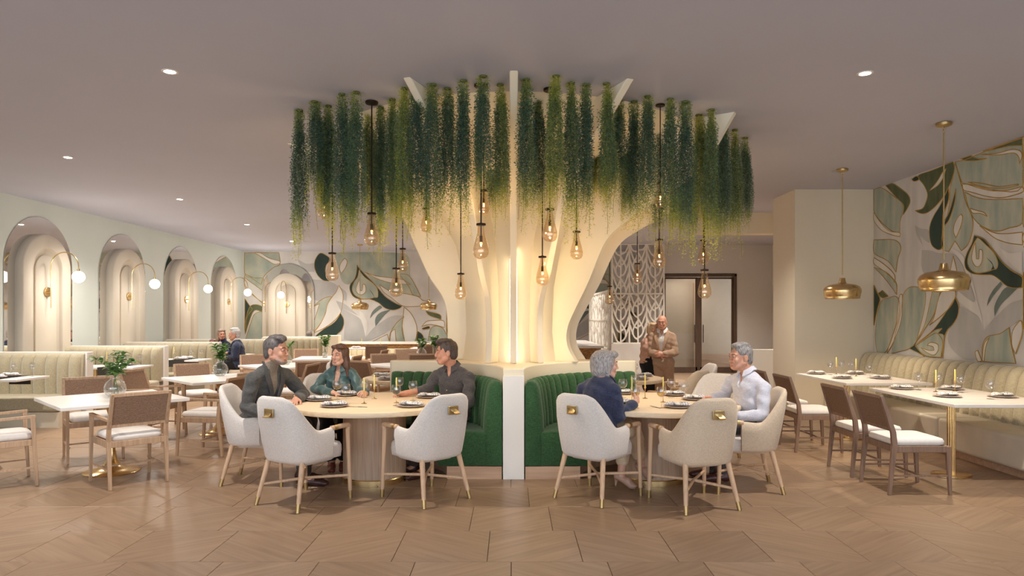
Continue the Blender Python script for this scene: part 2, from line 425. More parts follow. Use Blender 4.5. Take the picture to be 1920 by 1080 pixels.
for x, y in ((-5.6, 4.6), (5.0, 3.6), (-1.8, 1.6), (2.2, 1.6), (-6.4, 1.5), (2.9, 10.4), (5.6, 14.6), (4.9, 17.2), (3.2, 16.2),  (-3.0, 17.0), (-5.0, 19.3), (-1.0, 19.3), (6.2, 12.4), (-2.6, 10.6), (1.0, 17.5), (-3.2, 13.8), (-6.9, 9.0), (-7.0, 12.5)):  # added spots without fixtures, brightening the rest of the room
    spot((x, y, ZC-.02), POW['down']*(.22 if y < 4 else 1.25 if y > 13 else .85), 120, .9)

# ------------------------------------------------------------------ arched mirror niches + sconces
def arch_poly(w, h, n=20, inset=0):
    r = w/2; P = [(-r, 0), (r, 0)]
    for k in range(n+1):
        a = PI*k/n; P.append((r*math.cos(a), h-r+r*math.sin(a)))
    return P
def ring_arch(mb, w0, h0, w1, h1, y0, y1, n=20):
    """arch-shaped reveal step between outline 0 (back) and 1"""
    A = arch_poly(w0, h0, n); B = arch_poly(w1, h1, n)
    mb.loft([[Vector((x, y0, z)) for x, z in A], [Vector((x, y1, z)) for x, z in B]], cap=False)
def make_arch():
    """faces -Y; back plane at y=0"""
    root = empty('arched_mirror', (0, 0, 0), 0, 'x', 'mirror')
    P = lambda w, h, y: [Vector((x, y, z)) for x, z in arch_poly(w, h)]
    MB().sheet(P(1.72, 3.30, 0), .012, (0, -1, 0)).build('mirror_plate', M_mirror, root)
    mb = MB()
    rings = [P(1.24, 3.00, -.012), P(1.24, 3.00, -.13), P(1.20, 2.98, -.15), P(.76, 2.77, -.15), P(.73, 2.755, -.13), P(.73, 2.755, -.10), P(.70, 2.74, -.085)]
    mb.loft(rings, cap=True)
    mb.build('stepped_panel', M_panel, root, smooth=50)
    mb = MB(); mb.loft([P(.54, 2.64, -.084), P(.54, 2.64, -.11), P(.515, 2.628, -.12)], cap=True); mb.build('inner_panel', M_panel, root, smooth=50)
    return root
AR = Proto(make_arch())
def make_sconce():
    root = empty('wall_sconce', (0, 0, 0), 0, 'x', 'wall lamp')
    MB().loft([[Vector((.085*math.cos(2*PI*k/24), y, 2.0+.085*math.sin(2*PI*k/24))) for k in range(24)] for y in (-.12, -.15)]).build('backplate', M_brass, root, bevel=.004)
    MB().tube([(.0, -.15, 2.0), (0, -.19, 2.0)], .015, 10).build('mount', M_brass, root)
    pts = [(0, -.19, 1.72), (0, -.19, 2.1), (0, -.19, 2.45)]
    for k in range(1, 13):
        a = PI-PI*k/12; pts.append((0, -.43-.24*math.cos(a), 2.45+.24*math.sin(a)))
    pts.append((0, -.67, 2.38))
    MB().tube(pts, .0095, 8).build('arm', M_brass, root)
    MB().tube([(0, -.67, 2.40), (0, -.67, 2.355)], .022, 12).build('collar', M_brass, root)
    MB().sphere((0, -.67, 2.262), .1, 20, 14).build('globe', M_globe, root)
    return root
SN = Proto(make_sconce())
names = ['nearest', 'second', 'third', 'fourth']
for k, y in enumerate((11.95, 14.5, 17.05, 19.6)):
    AR((XL, y, 0), PI/2, f'tall mirrored arch with stepped beige panel, {names[k]} along the mint wall')
    SN((XL, y, 0), PI/2, f'brass arc wall sconce with opal globe on the {names[k]} mint-wall arch')
    point((XL+.67+.13, y, 2.2), POW['sconce'], NEUT, .1)
AR((-6.82, YF-.03, 0), 0, 'mirrored arch with stepped beige panel set into the far leaf mural', None, (.92, 1, .965))
SN((-6.82, YF-.03, -.05), 0, 'brass arc wall sconce with opal globe in front of the far mural arch')
point((-6.82, YF-.9, 2.15), POW['sconce'], NEUT, .1)

# ------------------------------------------------------------------ murals
def mural_paint(name, c, c2, s=2.2):
    return mat(name, c, 0.7, 0, scale=(s*.8, s*2.2, s*.6), detail=6, col2=c2)
PAINT = {'W': mural_paint('mural_white', rgb(206, 202, 194), rgb(226, 222, 214)), 'S': mural_paint('mural_sage', rgb(142, 156, 146), rgb(190, 190, 168), 3.0),
         'D': mural_paint('mural_dark_green', rgb(22, 44, 38), rgb(44, 66, 56)), 'O': mural_paint('mural_olive', rgb(62, 74, 44), rgb(98, 106, 74), 3.5),
         'G': mural_paint('mural_grey', rgb(168, 167, 163), rgb(186, 184, 179)), 'M': mural_paint('mural_slate', rgb(92, 106, 100), rgb(120, 132, 124)),
         'B': mural_paint('mural_ground', rgb(196, 192, 186), rgb(216, 212, 205))}
A_ = [('S', 1, [(50, 570), (110, 545), (250, 640), (320, 700), (325, 760), (295, 850), (290, 960), (200, 950), (120, 880), (50, 760)]),
      ('O', 1, [(160, 530), (220, 510), (300, 560), (370, 620), (385, 680), (360, 740), (320, 800), (325, 740), (310, 690), (250, 630)]),
      ('W', 1, [(50, 780), (130, 880), (220, 950), (290, 965), (290, 1000), (220, 985), (120, 940), (50, 850)]),
      ('O', 1, [(470, 430), (600, 385), (780, 310), (795, 380), (760, 500), (700, 620), (620, 720), (540, 780), (480, 785), (430, 760), (500, 740), (535, 670), (545, 600), (510, 520), (470, 470)]),
      ('W', 1, [(560, 580), (630, 500), (690, 400), (720, 370), (690, 460), (640, 530)]),
      ('D', 1, [(400, 470), (440, 445), (468, 455), (460, 480), (420, 490)]),
      ('S', 1, [(800, 310), (830, 420), (870, 560), (900, 680), (960, 830), (960, 950), (920, 1070), (860, 1130), (800, 1040), (740, 1140), (680, 1100), (690, 920), (740, 760), (760, 540), (790, 430)]),
      ('S', 1, [(800, 310), (900, 290), (1100, 205), (1424, 90), (1424, 540), (1200, 580), (1050, 560), (920, 520), (870, 510), (830, 400)]),
      ('O', 1, [(1060, 200), (1200, 150), (1424, 80), (1424, 160), (1300, 165), (1100, 210)]),
      ('O', 1, [(850, 280), (930, 250), (1000, 280), (1100, 280), (1000, 300), (900, 300)]),
      ('W', 1, [(1030, 243), (1180, 235), (1320, 200), (1400, 210), (1420, 260), (1395, 330), (1390, 270), (1340, 230), (1200, 248)]),
      ('S', 1, [(890, 590), (1000, 640), (1150, 660), (1424, 650), (1424, 870), (1300, 920), (1180, 950), (1060, 910), (980, 840), (930, 740)]),
      ('W', 1, [(870, 510), (960, 525), (1100, 560), (1250, 580), (1424, 540), (1424, 590), (1250, 640), (1100, 630), (950, 590), (880, 570)]),
      ('W', 1, [(940, 740), (1020, 765), (1070, 780), (1100, 815), (1030, 785), (965, 785)]),
      ('S', 1, [(920, 498), (1050, 510), (1200, 540), (1380, 518), (1380, 530), (1250, 555), (1080, 545)]),
      ('W', 1, [(1030, 900), (1150, 960), (1250, 975), (1424, 960), (1424, 1075), (1300, 1060), (1180, 1020), (1100, 960)]),
      ('D', 1, [(740, 550), (745, 650), (700, 780), (690, 800), (685, 1000), (695, 1080), (660, 1120), (620, 1110), (580, 1060), (565, 960), (575, 880), (610, 800), (660, 720), (700, 640)]),
      ('D', 1, [(810, 560), (800, 680), (750, 840), (690, 915), (690, 870), (750, 770)]),
      ('W', 1, [(860, 795), (872, 830), (850, 920), (810, 1010), (790, 960), (795, 890), (830, 820)]),
      ('G', 0, [(430, 895), (480, 925), (560, 945), (570, 1060), (530, 1040), (480, 990), (500, 1078), (450, 990)])]
B_ = [('S', 1, [(50, 0), (220, 0), (275, 60), (250, 160), (235, 270), (170, 180), (50, 110)]),
      ('W', 1, [(50, 150), (140, 210), (220, 290), (225, 360), (200, 320), (130, 260), (50, 200)]),
      ('S', 1, [(50, 230), (120, 300), (200, 400), (240, 460), (235, 360), (150, 270)]),
      ('G', 0, [(455, 85), (530, 90), (600, 110), (720, 120), (790, 200), (840, 330), (900, 480), (880, 560), (770, 500), (740, 430), (600, 400), (460, 260)]),
      ('G', 0, [(780, 560), (930, 650), (975, 770), (1070, 660), (1200, 540), (1305, 500), (1305, 640), (1190, 740), (1000, 830), (960, 1010), (800, 1000), (680, 870), (700, 720)]),
      ('W', 0, [(700, 70), (800, 130), (870, 300), (920, 500), (960, 650), (975, 775), (930, 640), (770, 520), (760, 430), (880, 520), (910, 500), (850, 330), (790, 190)]),
      ('M', 0, [(1070, 645), (1070, 560), (1110, 470), (1170, 400), (1260, 410), (1200, 470), (1120, 550)]),
      ('M', 0, [(1005, 560), (1020, 490), (1060, 420), (1120, 350), (1130, 380), (1060, 470)]),
      ('S', 1, [(430, 400), (530, 430), (610, 440), (560, 620), (480, 750), (400, 870), (340, 920), (200, 955), (230, 800), (280, 600), (300, 460), (350, 400)]),
      ('W', 1, [(490, 430), (545, 430), (500, 640), (470, 740), (410, 850), (430, 780), (480, 570)]),
      ('S', 1, [(80, 960), (60, 800), (100, 540), (170, 490), (240, 480), (270, 560), (240, 720), (160, 930)]),
      ('W', 1, [(265, 480), (290, 460), (290, 600), (270, 720), (210, 870), (160, 955), (200, 820), (240, 700)]),
      ('D', 1, [(50, 380), (75, 440), (100, 500), (80, 580), (50, 720)]),
      ('O', 1, [(85, 450), (120, 425), (170, 475), (120, 490)]),
      ('W', 1, [(700, 250), (722, 135), (750, 250), (740, 300), (700, 300)]),
      ('W', 1, [(520, 718), (560, 650), (620, 440), (740, 430), (740, 480), (700, 560), (620, 640)]),
      ('D', 1, [(740, 485), (768, 560), (760, 640), (720, 710), (680, 750), (650, 810), (640, 900), (630, 990), (615, 985), (635, 870), (600, 800), (560, 790), (450, 860), (400, 895), (480, 990), (440, 960), (350, 915), (430, 860), (560, 750), (660, 610)]),
      ('S', 1, [(400, 880), (480, 830), (560, 765), (630, 745), (590, 790), (640, 800), (640, 860), (620, 990), (500, 980), (440, 940)]),
      ('W', 1, [(500, 890), (530, 865), (590, 880), (595, 930), (560, 970), (500, 950), (450, 910), (510, 930), (560, 930), (550, 900)]),
      ('W', 1, [(1110, 60), (1200, 110), (1305, 100), (1305, 280), (1200, 190)]),
      ('D', 1, [(900, -40), (960, -20), (1000, 10), (1080, 110), (1140, 190), (1220, 260), (1305, 310), (1305, 400), (1250, 405), (1180, 390), (1110, 330), (1050, 295), (960, 292), (880, 280), (830, 240), (820, 180), (840, 110), (880, 30)]),
      ('S', 1, [(915, 0), (940, -15), (1000, 40), (1070, 110), (1100, 190), (1090, 240), (1060, 250), (1000, 270), (920, 278), (870, 250), (845, 190), (860, 110)]),
      ('W', 1, [(890, 80), (910, 20), (920, 160), (940, 160), (945, 80), (970, 90), (970, 170), (945, 220), (910, 220), (880, 160)]),
      ('D', 0, [(1000, 145), (1050, 190), (1075, 245), (1100, 250), (1060, 280), (1045, 250), (1055, 210)]),
      ('S', 1, [(970, 1025), (970, 900), (1010, 820), (1120, 790), (1195, 740), (1210, 860), (1250, 1040)]),
      ('W', 1, [(970, 1010), (985, 880), (1030, 820), (1000, 900), (985, 1020)]),
      ('W', 1, [(910, 950), (930, 930), (965, 1020), (930, 1020)]),
      ('W', 1, [(1230, 760), (1290, 680), (1305, 700), (1305, 800), (1250, 960), (1220, 880)])]
def on_right(px, py):
    y = XR*FPX/(px-960); return (y, EZ-(py-HOR)/FPX*y)
def on_far(px, py): return ((px-960)/FPX*YF, EZ-(py-HOR)/FPX*YF)
def mural_shapes(root, shapes, to3, nrm, gold_r, z0=0.0, step=.00018, every=1):
    for i, (k, g, pts) in enumerate(shapes):
        P = cr_tips([(x, y, 0) for x, y in pts], 4)
        off = z0+.0145+step*i
        P3 = [to3(p.x, p.y, off) for p in P]
        MB().sheet(P3, -.0002, nrm).build('leaf_shape', PAINT[k], root, smooth=0)
        if g:
            Q = [to3(p.x, p.y, off-.0012) for p in P]
            MB().tube(Q, gold_r, 5, closed=True).build('gold_outline', M_gold, root, smooth=60)
mr = empty('leaf_mural', (XR, 9.2, 0), 0, 'large white, sage and dark green leaf mural with gold outlines on the right wall', 'mural')
def rbase(y0, y1): return [Vector((-.0005, y0-9.2, 0)), Vector((-.0005, y1-9.2, 0)), Vector((-.0005, y1-9.2, ZC)), Vector((-.0005, y0-9.2, ZC))]
MB().sheet(rbase(-1.8, 10.79), .0125, (-1, 0, 0)).build('painted_ground', PAINT['B'], mr, smooth=0)
def clampz(z): return min(ZC-.004, max(.3, z))
for dy in (0, -3.15, -6.3):
    def cA(x, y, off, dy=dy):
        p = on_right(1630+x/4.91, 240+y/4.91); return Vector((-off, min(10.795, p[0])-9.2+dy, clampz(p[1])))
    def cB(x, y, off, dy=dy):
        p = on_right(1630+x/4.5, 450+y/4.5); return Vector((-off, min(10.795, p[0])-9.2+dy, clampz(p[1])))
    mural_shapes(mr, A_, cA, (-1, 0, 0), .0062); mural_shapes(mr, B_, cB, (-1, 0, 0), .0062, .0040)
L1_ = [('S', 1, [(100, 75), (250, 75), (450, 75), (460, 190), (400, 220), (330, 280), (290, 330), (270, 400), (170, 330), (105, 290)]),
       ('W', 1, [(200, 75), (330, 150), (400, 190), (455, 185), (455, 160), (350, 130), (260, 75)]),
       ('S', 1, [(105, 290), (200, 330), (290, 335), (300, 400), (300, 600), (200, 510), (105, 400)]),
       ('W', 1, [(105, 330), (270, 450), (300, 480), (300, 590), (180, 500), (105, 420)]),
       ('S', 1, [(110, 960), (160, 800), (200, 700), (270, 670), (290, 680), (290, 950)]),
       ('D', 1, [(105, 540), (160, 620), (180, 650), (130, 720), (105, 870)]),
       ('O', 1, [(150, 630), (220, 600), (290, 630), (290, 680), (200, 660), (140, 800), (110, 900), (105, 800)]),
       ('G', 0, [(640, 140), (720, 185), (810, 180), (810, 270), (720, 260), (660, 190)]),
       ('G', 0, [(780, 345), (950, 360), (1060, 420), (1134, 480), (1134, 560), (1050, 540), (980, 510), (880, 560), (790, 530)]),
       ('D', 1, [(870, 80), (940, 110), (970, 150), (930, 200), (920, 270), (950, 340), (960, 360), (900, 355), (840, 300), (810, 220), (820, 140)]),
       ('W', 1, [(1055, 405), (1095, 480), (1095, 580), (1075, 680), (1000, 770), (900, 840), (800, 885), (860, 810), (920, 690), (940, 600), (990, 520), (1030, 470)]),
       ('S', 1, [(985, 515), (940, 600), (915, 700), (870, 790), (800, 880), (795, 800), (830, 690), (860, 590), (800, 620), (850, 570), (920, 530)]),
       ('D', 1, [(1075, 690), (1108, 760), (1090, 850), (1030, 910), (970, 985), (940, 950), (870, 920), (800, 935), (900, 850), (1010, 780)])]
L2_ = [('S', 0, [(-20, 75), (215, 70), (590, 75), (740, 120), (755, 330), (860, 520), (780, 560), (460, 440), (300, 280), (160, 380), (110, 395), (60, 360), (30, 250)]),
       ('G', 0, [(0, 560), (100, 600), (230, 720), (280, 820), (300, 930), (400, 820), (560, 720), (690, 710), (560, 850), (300, 970), (80, 950), (80, 750)]),
       ('W', 0, [(70, 640), (230, 730), (270, 800), (300, 930), (320, 800), (280, 700), (240, 660), (240, 720)]),
       ('W', 1, [(90, 130), (115, 165), (95, 230), (55, 285), (38, 240), (50, 180)]),
       ('W', 1, [(290, 270), (400, 310), (560, 330), (680, 350), (760, 400), (700, 395), (560, 380), (420, 340)]),
       ('M', 0, [(400, 820), (400, 740), (450, 680), (560, 650), (500, 700), (440, 770)]),
       ('M', 0, [(345, 740), (370, 670), (440, 610), (470, 630), (390, 690)]),
       ('W', 1, [(440, 400), (560, 470), (700, 490), (830, 520), (880, 560), (950, 570), (880, 610), (770, 620), (670, 610), (560, 530), (480, 470)]),
       ('S', 1, [(640, 290), (740, 310), (830, 460), (860, 520), (780, 500), (740, 420)]),
       ('D', 1, [(215, 200), (235, 230), (290, 290), (370, 370), (430, 440), (500, 520), (590, 580), (668, 615), (640, 640), (570, 655), (490, 630), (430, 580), (340, 545), (250, 545), (180, 520), (145, 460), (145, 400), (190, 340), (210, 270)]),
       ('S', 1, [(235, 250), (290, 320), (370, 380), (420, 440), (425, 520), (390, 530), (290, 545), (200, 510), (165, 450), (180, 380), (220, 320)]),
       ('D', 0, [(335, 440), (375, 490), (395, 530), (440, 520), (420, 570), (370, 550), (385, 520)]),
       ('W', 1, [(240, 340), (245, 460), (265, 460), (275, 390), (300, 410), (300, 470), (260, 500), (215, 480), (205, 430)]),
       ('W', 1, [(690, 625), (760, 690), (810, 790), (820, 880), (790, 985), (710, 985), (670, 870), (680, 740)]),
       ('S', 1, [(690, 720), (670, 800), (700, 985), (540, 985), (550, 890), (610, 790)]),
       ('W', 1, [(560, 880), (600, 850), (610, 985), (545, 985)]), ('W', 1, [(440, 940), (520, 900), (545, 985), (350, 985)]),
       ('D', 1, [(830, 870), (880, 910), (890, 985), (810, 985)]),
       ('S', 1, [(970, 830), (1075, 835), (1150, 960), (930, 985)]),
       ('W', 1, [(870, 820), (920, 770), (1000, 760), (1090, 765), (1100, 830), (960, 800)]),
       ('D', 1, [(870, 840), (940, 820), (950, 840), (890, 850)]), ('O', 1, [(910, 665), (1050, 700), (1065, 750), (950, 710)])]
mf = empty('leaf_mural', (0, YF, 0), 0, 'pale sage, grey and dark green leaf mural with gold outlines on the far wall', 'mural')
MB().sheet([Vector((XL, -.0005, .3)), Vector((3.8, -.0005, .3)), Vector((3.8, -.0005, ZC)), Vector((XL, -.0005, ZC))], .0125, (0, -1, 0)).build('painted_ground', PAINT['B'], mf, smooth=0)
for dx in (0, 6.15):
    def c1(x, y, off, dx=dx):
        p = on_far(440+x/5.4, 460+y/5.4); return Vector((min(3.79, max(XL+.01, p[0]+dx)), -off, clampz(p[1])))
    def c2(x, y, off, dx=dx):
        p = on_far(630+x/5.4, 460+y/5.4); return Vector((min(3.79, max(XL+.01, p[0]+dx)), -off, clampz(p[1])))
    mural_shapes(mf, L1_, c1, (0, -1, 0), .0095, 0, .0003); mural_shapes(mf, L2_, c2, (0, -1, 0), .0095, .0045, .0003)
# ================================================================== CENTRE PIECE: plinth, tree column, sofas
CT = {'L': V(-1.33, 6.67, 0), 'R': V(1.36, 6.67, 0)}          # near round tables
CB = {'L': V(-1.33, 9.33, 0), 'R': V(1.36, 9.33, 0)}          # far round tables
def plinth_outline():
    P = [(-.09, 6.66), (.12, 6.66)]
    R = 1.245
    def arc(c, a0, a1, n=16): return [(c[0]+R*math.cos(math.radians(lerp(a0, a1, k/n))), c[1]+R*math.sin(math.radians(lerp(a0, a1, k/n)))) for k in range(n+1)]
    P += arc(CT['R'], 178, 90)
    P += [(1.42, 7.94), (1.45, 8.0), (1.42, 8.06)]
    P += arc(CB['R'], 270, 182)
    P += [(.12, 9.34), (-.09, 9.34)]
    P += arc(CB['L'], 358, 270)
    P += [(-1.39, 8.06), (-1.42, 8.0), (-1.39, 7.94)]
    P += arc(CT['L'], 90, 2)
    return P
pl = MB().prism(plinth_outline(), 0, 1.065).build('centre_plinth', M_cream, None, smooth=30, bevel=.012)
tag(pl, 'curved cream plinth wall between the green sofas carrying the tree column', 'plinth')
postf = MB().box((.015, 6.648, .5), (.205, .02, 1.0)).build('end_panel', M_white, pl, bevel=.003)

tc = empty('tree_column', (.015, 8.2, 0), 0, 'cream sculptural tree column with flaring fins from plinth to ceiling', 'column')
def fin(name, ang, prof, th=.07):
    """upright fin in the radial plane at ang degrees from the camera side (positive to the right)"""
    a = math.radians(ang); d = Vector((math.sin(a), -math.cos(a), 0)); n = Vector((math.cos(a), math.sin(a), 0))
    O = cr([(r, z, 0) for r, z in prof], 6)
    poly = [Vector((0, 0, 1.066))+d*.15]+[d*p.x+Vector((0, 0, min(p.y, ZC-.001))) for p in O]+[d*.15+Vector((0, 0, ZC-.001))]
    P = [p-n*th/2 for p in poly]
    return MB().sheet(P, th, n).build(name, M_cream, tc, smooth=40, bevel=.008)
PF = [(.80, 1.066), (.78, 1.4), (.82, 1.75), (1.0, 2.05), (1.16, 2.4), (1.34, 2.78), (1.68, 3.05), (2.2, 3.32), (2.62, 3.57)]
PR = [(.86, 1.066), (.755, 1.25), (.76, 1.45), (.86, 1.66), (1.02, 1.95), (1.24, 2.4), (1.5, 2.6), (1.84, 2.79), (2.3, 3.1), (2.62, 3.57)]
for a, pr in ((0, PF), (-20, PF), (-84, PF), (22, PF), (56, PR), (88, PR), (125, PF), (180, PF), (-125, PF)): fin('fin', a, pr)
MB().lathe([(r, z) for r, z in [(.60, 1.064), (.56, 1.4), (.58, 1.9), (.68, 2.4), (.9, 2.8), (1.25, 3.15), (1.7, 3.4), (2.1, 3.569)]], 48).build('trunk', M_cream, tc, smooth=60)
M_led = [glow('led_strip_glow', (1.0, .80, .46, 1), POW['led']), glow('led_strip_soft', (1.0, .84, .58, 1), POW['led']*.5)]
for ang, sd, z1, k in ((0, 1, 2.3, 1), (0, -1, 2.2, 1), (22, 1, 2.5, 0), (-20, -1, 2.5, 1)):
    a = math.radians(ang); d = Vector((math.sin(a), -math.cos(a), 0)); n = Vector((math.cos(a), math.sin(a), 0))*sd
    c = d*.625+n*.0365
    MB().bar((c.x, c.y, 1.08), (c.x+d.x*.06, c.y+d.y*.06, z1), .014, .0025, side=tuple(d)).build('led_strip', M_led[k], tc)
# ------------------------------------------------------------------ green sofas
def sofa(side):
    c = CT[side]; mir = -1 if side == 'R' else 1
    root = empty('curved_sofa', (c.x, c.y, 0), 0,
                 'green channel-back curved sofa %s the white post, %s' % (('left of', 'behind the man in the charcoal shirt') if side == 'L' else ('right of', 'behind the woman in the navy blazer')), 'sofa')
    def pt(r, a, z): return Vector((mir*r*math.cos(a), r*math.sin(a), z))
    prof = [(1.075, .13), (1.072, .42), (1.08, .60), (1.10, .78), (1.118, .88), (1.138, .925), (1.165, .948), (1.195, .952), (1.22, .94), (1.232, .90), (1.234, .5), (1.234, .13)]
    N = 15; a0 = math.radians(-1.0); a1 = math.radians(92); da = (a1-a0)/N
    mb = MB(); K = 8; rings = []
    for k in range(K+1):
        u = k/K; b = math.sin(PI*u)**.7
        ring = []
        for i, (r, z) in enumerate(prof):
            w = 1.0 if i < 8 else 0
            rr = r-.042*b*w+(.018 if w else 0); zz = z-(.014*(1-b) if 3 < i < 9 else 0)
            ring.append(pt(rr, a0+da*u, zz))
        rings.append(ring)
    mb.loft(rings)
    ch = mb.build('back_channel', M_green, root, smooth=50)
    for k in range(1, N):
        o = ch.copy(); COL.objects.link(o); o.parent = root; o.rotation_euler = (0, 0, mir*da*k)
    # seat
    sp = [(.62, .125), (.605, .16), (.60, .36), (.615, .43), (.66, .455), (.85, .462), (1.07, .458), (1.085, .43), (1.085, .125)]
    def ring_at(a, s=1.0): return [pt(.85+(r-.85)*s, a, .29+(z-.29)*s) for r, z in sp]
    rings = [ring_at(a0+.002, .93), ring_at(a0+.012, .985)]+[ring_at(lerp(a0+.03, a1-.03, k/22)) for k in range(23)]+[ring_at(a1-.012, .985), ring_at(a1-.002, .93)]
    MB().loft(rings).build('seat', M_green, root, smooth=50)
    pp = [(.70, 0), (.70, .122), (1.232, .122), (1.232, 0)]
    MB().loft([[pt(r, lerp(a0, a1, k/22), z) for r, z in pp] for k in range(23)]).build('plinth', M_plinth, root, smooth=30)
    return root
sofa('L'); sofa('R')

# ------------------------------------------------------------------ round tables
def round_table(c, r, label, pr=.30):
    root = empty('round_table', (c.x, c.y, 0), 0, label, 'table')
    MB().lathe([(.001, .703), (r-.012, .703), (r-.002, .708), (r, .716), (r, .742), (r-.004, .748), (r-.012, .75), (.001, .75)], 96).build('tabletop', M_oakx, root, smooth=40)
    MB().lathe([(pr-.02, .05), (pr, .05), (pr, .703), (.01, .703)], 64).build('pedestal', M_ped, root, smooth=40)
    MB().lathe([(.01, 0), (pr+.012, 0), (pr+.012, .045), (pr+.006, .052), (.01, .052)], 64).build('brass_band', M_brass, root, smooth=40)
    return root
round_table(CT['L'], .82, 'pale oak round table by the left green sofa, three diners around it')
round_table(CT['R'], .82, 'pale oak round table by the right green sofa, two diners facing across it')
round_table(CB['L'], .68, 'smaller pale oak round table behind the left curved plinth, unoccupied', .24)
round_table(CB['R'], .68, 'smaller pale oak round table behind the right curved plinth, unoccupied', .24)

# ================================================================== CHAIRS
def chair_tub(fabric, inner):
    root = empty('tub_armchair', (0, 0, 0), 0, 'x', 'chair')
    # shell: U-shaped wrap, plan path from right front round the back to left front
    base = [(.280, .085), (.283, .03), (.282, -.05), (.272, -.13), (.245, -.205), (.195, -.255), (.12, -.28), (0, -.287)]
    path = [(x, y, 0) for x, y in base]+[(-x, y, 0) for x, y in base[-2::-1]]
    path = cr(path, 5); n = len(path)
    S = [0]
    for i in range(1, n): S.append(S[-1]+(path[i]-path[i-1]).length)
    mid = S[-1]/2; half = S[-1]/2
    rings = []
    for i, p in enumerate(path):
        q = (path[min(i+1, n-1)]-path[max(i-1, 0)]).normalized(); nrm = Vector((q.y, -q.x, 0))
        if nrm.dot(Vector((p.x, p.y+.02, 0))) < 0: nrm = -nrm
        s = abs(S[i]-mid)
        h = lerp(.925, .632, sstep(.19, .42, s))-.04*sstep(.10, .25, s)*(1-sstep(.2, .42, s))+.010*sstep(.42, half, s)
        zb = .375-.0*s
        ring = []
        th = .05
        def pos(off, z):
            lean = -.075*max(0, z-.45)/.5*(1-sstep(.2, .5, s))
            taper = 1-.075*max(0, (.55-z)/.2)
            b = Vector((p.x*taper, p.y*taper, 0))+nrm*off
            return Vector((b.x, b.y+lean, z))
        for off, z in ((0, zb+.03), (0, lerp(zb, h, .35)), (.006, lerp(zb, h, .7)), (0, h-.03), (-.012, h-.006), (-th/2, h), (-th+.012, h-.006), (-th, h-.03), (-th-.004, lerp(zb, h, .6)), (-th, zb+.05), (-th+.012, zb), (-.03, zb-.006), (-.014, zb)):
            ring.append(pos(off, z))
        rings.append(ring)
    MB().loft(rings).build('shell', fabric, root, smooth=60)
    # underside pan and seat cushion
    def rr(w, d, r, y0, n=7):
        out = []
        for cx, cy, a in ((w-r, d-r, 0), (-w+r, d-r, 90), (-w+r, -d+r, 180), (w-r, -d+r, 270)):
            for k in range(n+1):
                t = math.radians(a+90*k/n); out.append((cx+r*math.cos(t), cy+r*math.sin(t)+y0))
        return out
    def pr_(w, d, r, y0, z): return [Vector((x, y, z)) for x, y in rr(w, d, r, y0)]
    MB().loft([pr_(.18, .185, .08, .02, .345), pr_(.205, .205, .09, .02, .365), pr_(.21, .21, .09, .02, .40)]).build('seat_pan', fabric, root, smooth=60)
    MB().loft([pr_(.205, .225, .05, .045, .365), pr_(.22, .24, .10, .045, .38), pr_(.224, .245, .10, .045, .42), pr_(.222, .243, .10, .045, .46), pr_(.212, .234, .095, .045, .482), pr_(.19, .21, .09, .045, .491), pr_(.15, .17, .07, .045, .495)]).build('seat_cushion', inner, root, smooth=60)
    # legs with brass ferrules
    for s in (-1, 1):
        for top, bot, r0, r1 in (((s*.195, -.19, .385), (s*.245, -.285, 0), .023, .0165), ((s*.262, .262, .60), (s*.272, .285, 0), .021, .0165)):
            t = Vector(top); b = Vector(bot)
            lg = MB().tube([t, t.lerp(b, .5), t.lerp(b, 1-.068/(t.z))], [r0, lerp(r0, r1, .5), r1+.001], 12).build('leg', M_leg, root, smooth=50)
            MB().tube([t.lerp(b, 1-.068/(t.z)), b], [r1+.0018, r1], 12).build('brass_ferrule', M_brass2, lg, smooth=50)
        am = MB().tube(cr([(s*.262, .262, .585), (s*.264, .268, .615), (s*.268, .255, .636), (s*.268, .17, .637), (s*.258, .07, .630)], 4), [.021]*16+[.023], 12).build('arm', M_leg, root, smooth=50)
        MB().tube([(s*.2665, .125, .6345), (s*.2645, .10, .6325)], .0235, 12).build('brass_collar', M_brass2, am, smooth=50)
    for s in (-1, 1):
        MB().tube([(s*.222, -.243, .17), (0, .01, .196), (-s*.266, .272, .20)], [.012, .013, .012], 8).build('stretcher', M_leg, root)
    hd = MB().box((0, -.362, .792), (.105, .008, .07)).build('handle_plate', M_brass2, root, bevel=.003)
    L = [(-.0455, -.366, .805), (-.02, -.372, .79), (-.012, -.395, .772), (-.02, -.412, .768)]
    q = [Vector(p) for p in L]
    MB().loft([[a, a+Vector((.062-.004*i, 0, 0)), a+Vector((.062-.004*i, .003, -.006)), a+Vector((0, .003, -.006))] for i, a in enumerate(q)]).build('pull_tab', M_brass2, hd, smooth=60)
    return root
def yaw_to(dx, dy): return math.atan2(-dx, dy)     # local +Y faces (dx, dy)
TUB = Proto(chair_tub(M_linen, M_linen))
TUB((-1.78, 5.86, 0), yaw_to(.50, .86), 'empty pale grey tub armchair at the left front of the left round table')
TUB((-.74, 5.99, 0), yaw_to(-.70, .72), 'pale grey tub armchair, empty, in front of the man in the charcoal shirt')
TUB((-2.42, 6.62, 0), yaw_to(1, .02), 'pale grey tub armchair holding the man in the grey blazer')
TUB((-2.02, 7.62, 0), yaw_to(.50, -.86), 'white tub armchair holding the woman in the teal blouse')
TUB((.74, 6.02, 0), yaw_to(.66, .75), 'pale tub armchair holding the woman in the navy blazer')
TUB((2.16, 7.60, 0), yaw_to(-.65, -.76), 'white tub armchair, empty, behind the right round table')
TUB((2.45, 9.5, 0), yaw_to(-1, -.1), 'white tub armchair at the far right round table, its inner side showing')
TUB((-2.3, 9.9, 0), yaw_to(.85, -.5), 'white tub armchair at the far left round table')
T2 = Proto(chair_tub(M_linen2, M_linen))
